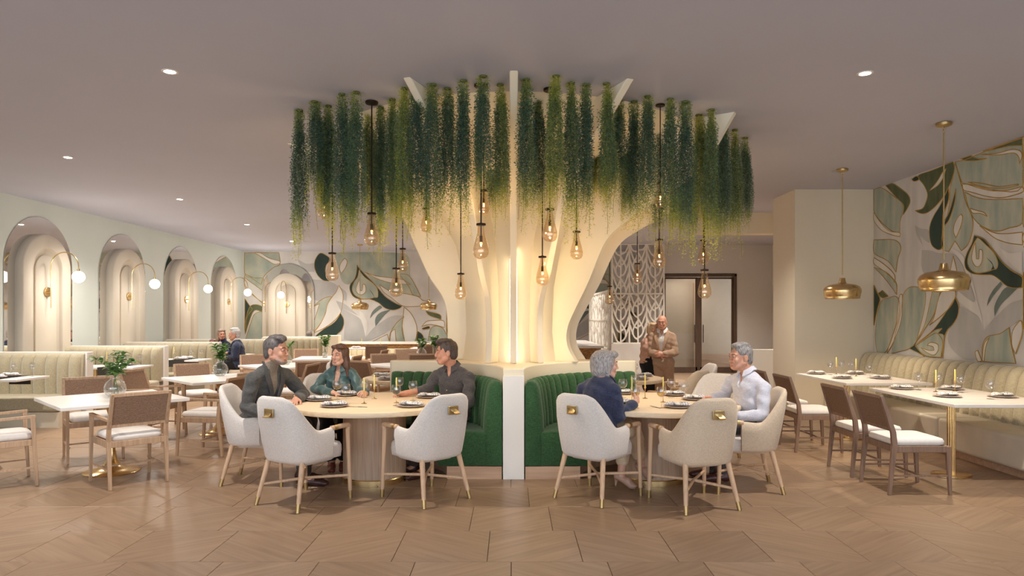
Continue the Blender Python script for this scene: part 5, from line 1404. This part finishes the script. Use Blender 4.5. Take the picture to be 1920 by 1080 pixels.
        if lap:
            for t in (-1, 1):
                def P(x, y, z): return Vector(J['neck']+s.R_*x*t+s.F*y+s.U*z)
                pts = [P(.058, -.035, .055), P(.082, .045, .012), P(.076, .106, -.075), P(.055, .142, -.16), P(.02, .162, -.29)]
                wd = [.03, .036, .056, .046, .012]
                rings = []
                for i, p in enumerate(pts):
                    sd = Vector(s.R_*t*.93-s.F*.10+s.U*.12).normalized(); fw = Vector(s.F)
                    rings.append([p-sd*wd[i]*.35+fw*.012, p+sd*wd[i]*.65+fw*.010, p+sd*wd[i]*.65-fw*.002, p-sd*wd[i]*.35-fw*.004])
                rr = []
                for c_ in range(4): rr.append(cr([r[c_] for r in rings], 4))
                s.mb('lapel', MB().loft([[rr[c_][i] for c_ in range(4)] for i in range(len(rr[0]))]), lapm or m, o)
        return o
    def collar(s, m, parent, open_=.35, hgt=.045):
        J = s.J; rings = []
        for k in range(25):
            a = PI/2+open_+(2*PI-2*open_)*k/24
            q = lambda r, z: Vector(J['neck']+s.R_*math.cos(a)*r+s.F*(math.sin(a)*r+.004)+s.U*z)
            dr = max(0, math.sin(a))
            rings.append([q(.060, .066-.040*dr), q(.066, .071-.040*dr), q(.094+.012*dr, .036-.060*dr), q(.088+.012*dr, .028-.060*dr)])
        return s.mb('collar', MB().loft(rings), m, parent)
    def shirt(s, m, cuff=(.93, .93), e=.015, waves=.003, name='shirt', vneck=.075, mat_collar=None):
        J = s.J
        def fn(f):
            s.torso(f, e, .05)
            for q, c in zip('lr', cuff): s.arm(f, q, e*.95, .018, cut=c)
            f.waves(waves, ((34, 20, 48, 0), (-22, 44, 26, 2), (18, -28, 70, 4)))
            f.cone(s.hp(0, -.03, -.06), J['neck']+s.U*.015, .058*s.hs, .060, .006, True)
            if vneck: f.cone(J['neck']+s.F*.07+s.U*.03, s.chest+s.F*.135-s.U*(vneck-.10), .040, .004, .006, True)
            f.plane(J['pel']-s.U*.06, -s.U)
        o = s.sub(name, m, fn, h=max(s.h, .006)); s.collar(mat_collar or m, o)
        for k in range(3 if vneck else 0):
            p = s.chest+s.F*(.145 if not s.female else .16)-s.U*(.04+.075*k); 
            s.mb('button', MB().sphere(Vector(p), .006, 8, 6), M_plate, o)
        return o
    def trousers(s, m, cut=.94, e=.016, waves=.002):
        def fn(f):
            f.ell(s.J['pel'], np.array((.165*s.w, .125, .11))+e*.7, s.TF, .04)
            for q in 'lr': s.leg(f, q, e, .03, cut, e+.006)
            f.waves(waves, ((40, 25, 30, 1), (-30, 45, 22, 3)))
        hi = s.hi.copy(); hi[2] = s.J['pel'][2]+.2
        return s.sub('trousers', m, fn, hi=hi, h=max(s.h, .009))
    def shoe(s, q, m, heel=0.0, sole=True):
        an = s.J['a'+q]; to = s.J['t'+q]; d = unit((to-an)*np.array((1, 1, 0))); z0 = to[2]-.02
        def fn(f):
            a = np.array((an[0], an[1], z0+.045+heel)); t = np.array((to[0], to[1], z0+.028))
            f.cone(a-d*.035, lerp(a, t, .5), .038, .036, .02); f.cone(lerp(a, t, .5), t-d*.02, .037, .034, .02); f.ell(t, (.034, .034, .022), None, .02)
            if not heel: f.cone(a-d*.02, a-d*.015+np.array((0, 0, .04)), .038, .04, .02)
            else: f.cone(a-d*.045-np.array((0, 0, .02)), np.array((an[0], an[1], z0+.006))-d*.055, .018, .006, .01); f.ell(lerp(a, t, .3)+np.array((0, 0, .05)), (.035, .035, .03), None, .015, True)
            f.plane((0, 0, z0), (0, 0, -1))
        return s.sub('shoe', m, fn, h=max(s.h, .006), lo=np.minimum(an, to)-.12, hi=np.maximum(an, to)+.12)
    def hair(s, m, style, label=None):
        h, HF, hs = s.hp, s.HF, s.hs; S_ = lambda *r: np.array(r)*hs
        ext = .42 if style == 'long' else .2
        lo = s.J['head']-ext*hs; hi = s.J['head']+.2*hs
        if style == 'long': hi = s.J['head']+.3*hs
        def fn(f):
            if style in ('short', 'swept', 'crop'):
                f.ell(h(0, -.024, .040), S_(.081, .096, .088), HF, .02)
                f.ell(h(0, -.060, -.02), S_(.068, .055, .06), HF, .02)
                if style == 'swept':
                    f.ell(h(.01, .045, .108), S_(.055, .045, .026), HF, .02); f.ell(h(-.01, .0, .118), S_(.06, .06, .022), HF, .02); f.ell(h(.02, .072, .092), S_(.035, .026, .022), HF, .015)
                elif style == 'short':
                    f.ell(h(0, .035, .102), S_(.055, .045, .024), HF, .02); f.ell(h(0, -.02, .115), S_(.06, .06, .02), HF, .02)
                f.ell(h(0, .108, -.002), S_(.072, .066, .088), HF, .014*hs, True)          # face
                for t in (-1, 1):
                    f.ell(h(t*.085, .0, -.035), S_(.03, .034, .045), HF, .014*hs, True)      # round the ears
                    f.ell(h(t*.078, .056, -.03), S_(.03, .042, .078), HF, .014*hs, True)
                f.ell(h(0, -.06, -.115), S_(.09, .08, .05), HF, .01*hs, True)
            elif style == 'bob':
                f.ell(h(0, -.026, .030), S_(.092, .106, .096), HF, .02); f.ell(h(0, -.055, -.035), S_(.090, .072, .085), HF, .03)
                for t in (-1, 1): f.ell(h(t*.066, .008, -.03), S_(.026, .042, .075), HF, .02)
                f.ell(h(.02, .052, .088), S_(.06, .045, .032), HF, .02)
                f.ell(h(0, .112, -.045), S_(.060, .075, .105), HF, .012*hs, True)
                for t in (-1, 1): f.ell(h(t*.090, .045, -.05), S_(.028, .034, .075), HF, .012*hs, True)
                f.ell(h(0, -.02, -.165), S_(.12, .12, .06), HF, .012*hs, True)
            elif style == 'long':
                f.ell(h(0, -.024, .036), S_(.085, .100, .090), HF, .02); f.ell(h(0, -.055, -.05), S_(.082, .062, .09), HF, .03)
                for t in (-1, 1):
                    f.cone(h(t*.064, -.005, .02), h(t*.080, -.022, -.11), .026*hs, .034*hs, .03); f.cone(h(t*.080, -.022, -.11), h(t*.098, -.03, -.215), .034*hs, .024*hs, .03)
                    f.ell(h(t*.034, .030, .086), S_(.046, .046, .022), HF, .015)
                f.cone(h(0, -.06, -.06), h(0, -.07, -.2), .07*hs, .05*hs, .03)
                f.ell(h(0, .112, -.03), S_(.058, .072, .108), HF, .012*hs, True)
                for t in (-1, 1): f.ell(h(t*.058, .088, -.04), S_(.026, .05, .11), HF, .01*hs, True)
            s_ = s.h/.005
            f.waves(.0016, ((120/s_, 60/s_, 10, 0), (-70/s_, 130/s_, 14, 2)))
        return s.sub('hair', m, fn, lo, hi, label=label)

def cloth_mat(name, c, c2=None, rough=.85, freq=260, sheen=.2): return weave(name, c, c2 or tuple(min(1, x*1.45) for x in c[:3])+(1,), freq, rough, .3, sheen)
# ---- man in the grey blazer
p = Person('man in a grey blazer over a taupe turtleneck, dark swept hair, seated at the left', (-2.40, 6.58, 0),
           dict(pel=(-2.44, 6.60, .57), neck=(-2.31, 6.55, 1.085), head=(-2.235, 6.535, 1.245), sl=(-2.20, 6.735, 1.005), sr=(-2.40, 6.375, 1.005), el=(-2.055, 6.79, .80), er=(-2.43, 6.30, .74),
                wl=(-2.045, 6.50, .788), wr=(-2.17, 6.24, .67), hl=(-2.40, 6.69, .55), hr=(-2.40, 6.50, .55), kl=(-1.96, 6.66, .56), kr=(-1.95, 6.43, .56), al=(-2.02, 6.62, .10), ar=(-1.93, 6.40, .10), tl=(-1.83, 6.60, .02), tr=(-1.73, 6.38, .02)),
           (.97, -.24, .0), 1.13, SK, w=1.04)
p.body([(p.J['wl'], (.12, -1, -.12), (-.2, .1, 1), .55, 1.02, .01, -1), (p.J['wr'], (.9, -.2, -.1), (0, 0, 1), .4)]).face(mat('brow_dark', rgb(52, 42, 38), .8), 1.2)
M_bl = cloth_mat('grey_blazer_wool', rgb(62, 62, 62), rgb(92, 91, 88))
M_tt = cloth_mat('taupe_knit', rgb(118, 106, 94), rgb(146, 134, 120))
def tneck(f):
    p.torso(f, .010, .04); f.cone(p.hp(0, -.03, -.055), p.J['neck']-p.U*.01, .067, .073, .02); f.plane(p.hp(0, 0, -.075)-p.HF[:, 1]*.02, p.HF[:, 2]*.85-p.HF[:, 1]*.35); f.plane(p.J['pel'], -p.U)
p.sub('turtleneck', M_tt, tneck, h=.005)
p.jacket(M_bl, vneck=.26, cuff=.85, lapm=cloth_mat('grey_blazer_wool_shaded', rgb(52, 52, 53), rgb(78, 77, 76))); p.trousers(cloth_mat('charcoal_trousers', rgb(52, 46, 44)))  # lapels get a darker blazer wool that paints in their shading
M_shoe = mat('brown_leather', rgb(62, 36, 30), .35, var=.1)
for q in 'lr': p.shoe(q, M_shoe)
p.hair(hair_mat('dark_grey_hair', rgb(52, 44, 42), rgb(120, 114, 112)), 'swept')
def beard(f):
    h, HF, hs = p.hp, p.HF, p.hs; S_ = lambda *r: np.array(r)*hs
    f.ell(h(0, .024, -.038), S_(.0585, .0625, .0765), HF, .03*hs); f.ell(h(0, .055, -.092), S_(.0335, .0265, .0225), HF, .022*hs)
    for t in (-1, 1): f.cone(h(t*.058, -.005, -.05), h(t*.026, .055, -.088), .0235*hs, .0205*hs, .022*hs)
    f.plane(h(0, 0, -.048), HF[:, 2]*.9-HF[:, 1]*.0+HF[:, 1]*.42); f.plane(h(0, .02, 0), -HF[:, 1])
    f.ell(h(0, .1, -.062), S_(.028, .03, .012), HF, .004*hs, True)
p.sub('beard', hair_mat('grey_stubble', rgb(122, 104, 94), rgb(168, 152, 142), (300, 300, 300)), beard, p.J['head']-.16, p.J['head']+.16)
wv = unit(p.J['wl']-p.J['el']); wf = frame(np.cross(wv, (0, 0, 1)), wv)
wc = lerp(p.J['el'], p.J['wl'], .955)
w_ = p.mb('wristwatch', MB().loft([[Vector(wc+wf[:, 0]*.035*math.cos(a)+wf[:, 1]*.033*math.sin(a)+wv*o) for a in [2*PI*k/20 for k in range(20)]] for o in (-.01, .01)]), M_shoe)
p.mb('watch_face', MB().loft([[Vector(wc+np.array((-.012, 0, .036))+np.array((.6*o, 0, o))+np.array((.016*math.cos(a)*.9, .017*math.sin(a), -.016*math.cos(a)*.5))) for a in [2*PI*k/16 for k in range(16)]] for o in (-.004, .006)]), M_brass, w_)

# ---- woman in the teal blouse
p = Person('woman in a teal satin blouse with long brown hair, smiling, behind the left round table', (-1.9, 7.55, 0),
           dict(pel=(-1.90, 7.60, .57), neck=(-1.865, 7.50, 1.02), head=(-1.870, 7.455, 1.155), sl=(-1.715, 7.47, .95), sr=(-2.02, 7.53, .95), el=(-1.64, 7.36, .79), er=(-2.10, 7.33, .80),
                wl=(-1.52, 7.15, .784), wr=(-1.86, 7.14, .784), hl=(-1.81, 7.57, .55), hr=(-1.99, 7.58, .55), kl=(-1.74, 7.14, .55), kr=(-1.93, 7.13, .55), al=(-1.72, 7.02, .12), ar=(-1.83, 6.98, .12), tl=(-1.70, 6.90, .03), tr=(-1.80, 6.86, .03)),
           (-.36, -.93, .0), 1.0, SK2, female=True, tilt=.05)
p.body([(p.J['wr'], (.72, -.62, -.12), (.1, .25, 1), .5, .92, .01, -1), (p.J['wl'], (-.05, -1, -.1), (.5, .2, .8), .6, .92, .01, 1)]).face(mat('brow_brown', rgb(84, 58, 44), .8), 1.5)
M_te = mat('teal_satin', rgb(52, 82, 84), .38, var=.12, scale=(9,)*3, sheen=.3, col2=rgb(74, 106, 106))
p.shirt(M_te, (.95, .95), .014, .0038, 'blouse', .24); p.trousers(cloth_mat('black_trousers', rgb(20, 20, 22)))
for q in 'lr': p.shoe(q, mat('tan_shoe', rgb(120, 62, 48), .4, var=.1), .04)
p.hair(hair_mat('brown_hair', rgb(62, 42, 34), rgb(122, 88, 70)), 'long')
p.mb('necklace', MB().tube([Vector(p.J['neck']+p.R_*.055*math.sin(a)+p.F*(.03+.062*math.cos(a))+p.U*(.012-.055*max(0, math.cos(a))**2)) for a in [-2+4*k/20 for k in range(21)]], .0016, 6), M_brass)
for t in (-1, 1): p.mb('earring', MB().sphere(Vector(p.hp(t*.082, -.006, -.048)), .0075, 10, 8, (1, 1, 1.5)), M_brass)

# ---- man in the charcoal shirt
p = Person('man in a charcoal linen shirt with rolled sleeves, seated on the left green sofa', (-.62, 7.25, 0),
           dict(pel=(-.60, 7.30, .56), neck=(-.625, 7.22, 1.035), head=(-.69, 7.18, 1.195), sl=(-.445, 7.13, .955), sr=(-.80, 7.30, .965), el=(-.44, 7.02, .69), er=(-.87, 7.22, .815),
                wl=(-.62, 6.84, .63), wr=(-1.09, 7.05, .786), hl=(-.56, 7.22, .55), hr=(-.66, 7.34, .55), kl=(-.74, 6.84, .55), kr=(-.94, 6.98, .55), al=(-.86, 6.72, .10), ar=(-.98, 6.84, .10), tl=(-1.0, 6.60, .02), tr=(-1.13, 6.74, .02)),
           (-.97, -.22, -.02), 1.08, SK3, w=1.06)
p.body([(p.J['wr'], (-1, -.25, -.1), (-.1, .35, 1), .75, 1.05, .01, 1), (p.J['wl'], (-1, -.3, -.1), (0, 0, 1), .4)]).face(mat('brow_dark2', rgb(58, 44, 38), .8), 1.3)
p.shirt(cloth_mat('charcoal_linen', rgb(62, 58, 58), rgb(92, 87, 86)), (.9, .42), .015, .0026); p.trousers(cloth_mat('brown_trousers', rgb(66, 52, 44)))
for q in 'lr': p.shoe(q, M_shoe)
p.hair(hair_mat('dark_brown_hair', rgb(50, 40, 36), rgb(96, 80, 72)), 'swept')

# ---- woman in the navy blazer
p = Person('woman in a navy blazer with a silver bob, seated with her back to the camera', (.74, 6.03, 0),
           dict(pel=(.74, 6.02, .57), neck=(.795, 6.10, 1.01), head=(.835, 6.125, 1.145), sl=(.645, 6.22, .925), sr=(.885, 5.965, .945), el=(.72, 6.40, .72), er=(.925, 5.96, .70),
                wl=(.98, 6.50, .786), wr=(1.09, 6.10, .815), hl=(.72, 6.09, .55), hr=(.82, 5.97, .55), kl=(1.05, 6.38, .57), kr=(1.10, 6.22, .56), al=(1.00, 6.30, .13), ar=(1.20, 6.40, .20), tl=(1.10, 6.24, .03), tr=(1.26, 6.30, .10)),
           (.97, .06, -.03), 1.06, SK2, female=True, w=1.10)
p.body([(p.J['wr'], (.5, .75, .25), (.83, -.55, .1), 1.0, .95, .01, -1), (p.J['wl'], (.9, .2, -.1), (0, 0, 1), .4, .92)]).face(mat('brow_grey', rgb(120, 104, 96), .8), .8, False)
M_na = cloth_mat('navy_blazer_wool', rgb(40, 46, 68), rgb(66, 72, 98))
def blouse(f): p.torso(f, .007, .04); f.cone(p.hp(0, -.03, -.075), p.J['neck'], .05, .058, .01, True); f.plane(p.J['pel'], -p.U)
p.sub('white_top', M_cush, blouse, h=.0075)
p.jacket(M_na, vneck=.16, cuff=.86, waves=.0026); p.trousers(cloth_mat('cream_trousers', rgb(196, 176, 148)), .72)
for q in 'lr': p.shoe(q, mat('nude_leather', rgb(186, 150, 130), .4, var=.05), .055)
p.hair(hair_mat('silver_hair', rgb(112, 104, 102), rgb(202, 196, 192)), 'bob')
GW((1.107, 6.185, .75), 0, 'wine glass with white wine held by the woman in the navy blazer')

# ---- man in the pale shirt
p = Person('man in a pale blue shirt with short grey hair, smiling, seated at the right', (2.2, 6.4, 0),
           dict(pel=(2.24, 6.42, .57), neck=(2.215, 6.47, 1.035), head=(2.145, 6.47, 1.19), sl=(2.30, 6.29, .94), sr=(2.13, 6.66, .96), el=(2.26, 6.20, .68), er=(2.08, 6.74, .80),
                wl=(2.02, 6.18, .68), wr=(1.915, 6.60, .79), hl=(2.20, 6.34, .55), hr=(2.20, 6.52, .55), kl=(1.80, 6.36, .55), kr=(1.79, 6.58, .55), al=(2.02, 6.56, .10), ar=(1.95, 6.74, .10), tl=(1.84, 6.56, .02), tr=(1.77, 6.76, .02)),
           (-.96, -.25, .0), 1.06, SK, w=1.06)
p.body([(p.J['wr'], (-1, -.15, -.02), (-.3, .5, .8), 1.05, 1.0, .01, 1), (p.J['wl'], (-1, -.1, -.05), (0, 0, 1), .4)]).face(mat('brow_grey2', rgb(96, 84, 78), .8), 1.4)
p.shirt(cloth_mat('pale_blue_shirt', rgb(188, 190, 204), rgb(222, 222, 230), .8), (.93, .93), .014, .0022); p.trousers(cloth_mat('grey_trousers', rgb(76, 74, 78)))
for q in 'lr': p.shoe(q, mat('oxblood_leather', rgb(78, 40, 36), .35, var=.1))
p.hair(hair_mat('grey_hair', rgb(92, 86, 84), rgb(172, 168, 166)), 'short')

# ---- couple standing by the lobby
M_tan = cloth_mat('tan_linen_suit', rgb(160, 128, 102), rgb(190, 158, 130))
p = Person('bald man in a tan suit standing by the lobby door', (2.40, 11.0, 0),
           dict(pel=(2.41, 11.0, .84), neck=(2.40, 10.98, 1.335), head=(2.385, 10.95, 1.475), sl=(2.545, 10.93, 1.27), sr=(2.255, 11.04, 1.27), el=(2.575, 10.86, 1.0), er=(2.22, 10.98, 1.0),
                wl=(2.36, 10.75, .99), wr=(2.30, 10.76, .98), hl=(2.49, 10.98, .80), hr=(2.33, 11.03, .80), kl=(2.50, 10.96, .45), kr=(2.35, 11.0, .45), al=(2.52, 11.0, .08), ar=(2.36, 11.03, .08), tl=(2.53, 10.82, .02), tr=(2.34, 10.86, .02)),
           (-.35, -.93, 0), .98, SK3, h=.0075, w=.98)
p.body([(p.J['wl'], (-.9, -.3, -.1), (.2, -.9, .3), .7), (p.J['wr'], (.9, -.3, .0), (0, -.9, .3), .6)]).face(mat('brow_sandy', rgb(130, 96, 76), .8), 1.0)
p.shirt(cloth_mat('white_shirt', rgb(210, 204, 198), rgb(232, 228, 222)), (.8, .8), .008, .0); p.jacket(M_tan, vneck=.3, cuff=.88, hem=.3); p.trousers(M_tan, .98)
for q in 'lr': p.shoe(q, M_shoe)
p = Person('woman with short blonde hair, pink jacket and black dress beside the bald man', (2.2, 11.12, 0),
           dict(pel=(2.24, 11.12, .80), neck=(2.27, 11.12, 1.23), head=(2.275, 11.09, 1.365), sl=(2.40, 11.08, 1.17), sr=(2.15, 11.14, 1.17), el=(2.44, 11.19, 1.0), er=(2.12, 11.14, .92),
                wl=(2.40, 11.22, .96), wr=(2.135, 11.06, .70), hl=(2.31, 11.1, .76), hr=(2.17, 11.13, .76), kl=(2.29, 11.08, .43), kr=(2.19, 11.1, .43), al=(2.28, 11.12, .09), ar=(2.20, 11.13, .09), tl=(2.28, 10.96, .02), tr=(2.19, 10.97, .02)),
           (.35, -.93, 0), .92, SK3, h=.0075, female=True)
p.body([(p.J['wr'], (0, -.2, -1), (-1, -.2, 0), .4, .9), (p.J['wl'], (.3, .1, -1), (1, 0, 0), .4, .9)]).face(mat('brow_sandy2', rgb(140, 104, 80), .8), 1.1)
M_bk = cloth_mat('black_dress_cloth', rgb(16, 16, 18), rgb(28, 28, 30))
def dress(f): p.torso(f, .013, .05); f.cone(p.J['pel'], lerp(p.J['hl'], p.J['kr'], .9)*np.array((0, 1, 1))+np.array((2.24, 0, 0)), .15, .14, .04); f.cone(p.hp(0, -.03, -.07), p.J['neck'], .05, .056, .01, True)
p.sub('black_dress', M_bk, dress); p.jacket(cloth_mat('pink_linen', rgb(186, 142, 120), rgb(212, 172, 150)), vneck=.34, cuff=.7, hem=-.02)
for q in 'lr': p.shoe(q, M_bk, .03)
p.hair(hair_mat('blonde_hair', rgb(176, 140, 104), rgb(216, 188, 150)), 'bob')

# ---- older couple at the booth
M_nv = cloth_mat('navy_jacket_cloth', rgb(34, 40, 62), rgb(54, 60, 84))
p = Person('older man with white hair in a navy jacket seated at a booth', (-5.78, 14.5, 0),
           dict(pel=(-5.74, 14.50, .58), neck=(-5.80, 14.50, 1.05), head=(-5.85, 14.49, 1.195), sl=(-5.74, 14.33, .97), sr=(-5.80, 14.68, .97), el=(-5.74, 14.28, .74), er=(-5.9, 14.75, .78),
                wl=(-5.97, 14.44, .72), wr=(-6.05, 14.74, .80), hl=(-5.78, 14.42, .56), hr=(-5.78, 14.58, .56), kl=(-6.14, 14.42, .55), kr=(-6.14, 14.6, .55), al=(-6.1, 14.42, .1), ar=(-6.1, 14.6, .1), tl=(-6.25, 14.4, .02), tr=(-6.25, 14.6, .02)),
           (-.93, -.36, 0), 1.1, SK3, h=.009, w=1.1)
p.body([(p.J['wl'], (-1, .1, 0), (0, 0, 1), .5), (p.J['wr'], (-1, 0, 0), (0, 0, 1), .5)]).face(mat('brow_w', rgb(160, 150, 144), .8), .8, False)
p.shirt(cloth_mat('white_shirt', rgb(210, 204, 198)), (.8, .8), .008, .0); p.jacket(M_nv, vneck=.12, hem=.2); p.trousers(cloth_mat('black_trousers', rgb(20, 20, 22)))
for q in 'lr': p.shoe(q, M_shoe)
p.hair(hair_mat('white_hair', rgb(150, 144, 140), rgb(226, 222, 218)), 'short')
st_ = empty('upholstered_stool', (-5.74, 14.5, 0), 0, 'taupe upholstered stool under the older man in navy', 'stool')
MB().lathe([(.001, .36), (.2, .36), (.215, .38), (.215, .44), (.19, .462), (.001, .465)], 28).build('seat', M_linen2, st_, smooth=60)
for k in range(4): MB().tube([(.14*math.cos(PI/4+k*PI/2), .14*math.sin(PI/4+k*PI/2), .37), (.18*math.cos(PI/4+k*PI/2), .18*math.sin(PI/4+k*PI/2), 0)], [.018, .013], 8).build('leg', M_leg, st_)
p = Person('older woman with ash brown hair seated at the booth facing the man in navy', (-6.53, 15.6, 0),
           dict(pel=(-6.58, 15.62, .58), neck=(-6.54, 15.50, 1.04), head=(-6.53, 15.46, 1.175), sl=(-6.38, 15.48, .96), sr=(-6.69, 15.55, .96), el=(-6.32, 15.36, .76), er=(-6.76, 15.36, .78),
                wl=(-6.43, 15.17, .80), wr=(-6.69, 15.18, .80), hl=(-6.50, 15.6, .56), hr=(-6.66, 15.6, .56), kl=(-6.48, 15.2, .55), kr=(-6.66, 15.2, .55), al=(-6.48, 15.25, .1), ar=(-6.66, 15.25, .1), tl=(-6.48, 15.1, .02), tr=(-6.66, 15.1, .02)),
           (.62, -.78, 0), 1.0, SK3, h=.009, female=True)
p.body([(p.J['wl'], (0, -1, -.05), (0, 0, 1), .5), (p.J['wr'], (0, -1, -.05), (0, 0, 1), .5)]).face(mat('brow_brown', rgb(84, 58, 44), .8), 1.2)
p.shirt(cloth_mat('midnight_blouse', rgb(30, 34, 58)), (.9, .9), .013, .001, 'blouse', .2); p.trousers(M_bk)
for q in 'lr': p.shoe(q, M_bk)
p.hair(hair_mat('ash_brown_hair', rgb(112, 90, 74), rgb(170, 146, 126)), 'long')
# ---- diners of whom only the hair shows above the booths
for lb, x, y, zt, hm, nm in (('diner with auburn hair seated low behind the third booth bench', -6.46, 14.85, 1.085, hair_mat('auburn_hair', rgb(84, 44, 28), rgb(120, 68, 44)), 'auburn'),
                             ('diner with cropped grey hair seated behind the farthest booth bench', -5.52, 18.75, 1.19, hair_mat('cropped_grey_hair', rgb(84, 76, 72), rgb(130, 120, 112)), 'grey')):
    z = zt-.135; b = z-.14
    p = Person(lb, (x, y, 0), dict(pel=(x, y, .55), neck=(x, y, max(.9, b)), head=(x, y+.01, z), sl=(x-.16, y, b-.07), sr=(x+.16, y, b-.07), el=(x-.2, y+.1, .68), er=(x+.2, y+.1, .68), wl=(x-.1, y+.3, .70), wr=(x+.1, y+.3, .70),
               hl=(x-.09, y, .53), hr=(x+.09, y, .53), kl=(x-.1, y+.36, .52), kr=(x+.1, y+.36, .52), al=(x-.1, y+.36, .1), ar=(x+.1, y+.36, .1), tl=(x-.1, y+.5, .02), tr=(x+.1, y+.5, .02)), (0, 1, 0), .98, SK3, h=.01)
    p.body([(p.J['wl'], (0, 1, 0), (0, 0, 1), .5), (p.J['wr'], (0, 1, 0), (0, 0, 1), .5)]); p.shirt(M_nv, (.9, .9), .014, .001, 'shirt', 0); p.trousers(M_bk, 1.0); p.hair(hm, 'short')
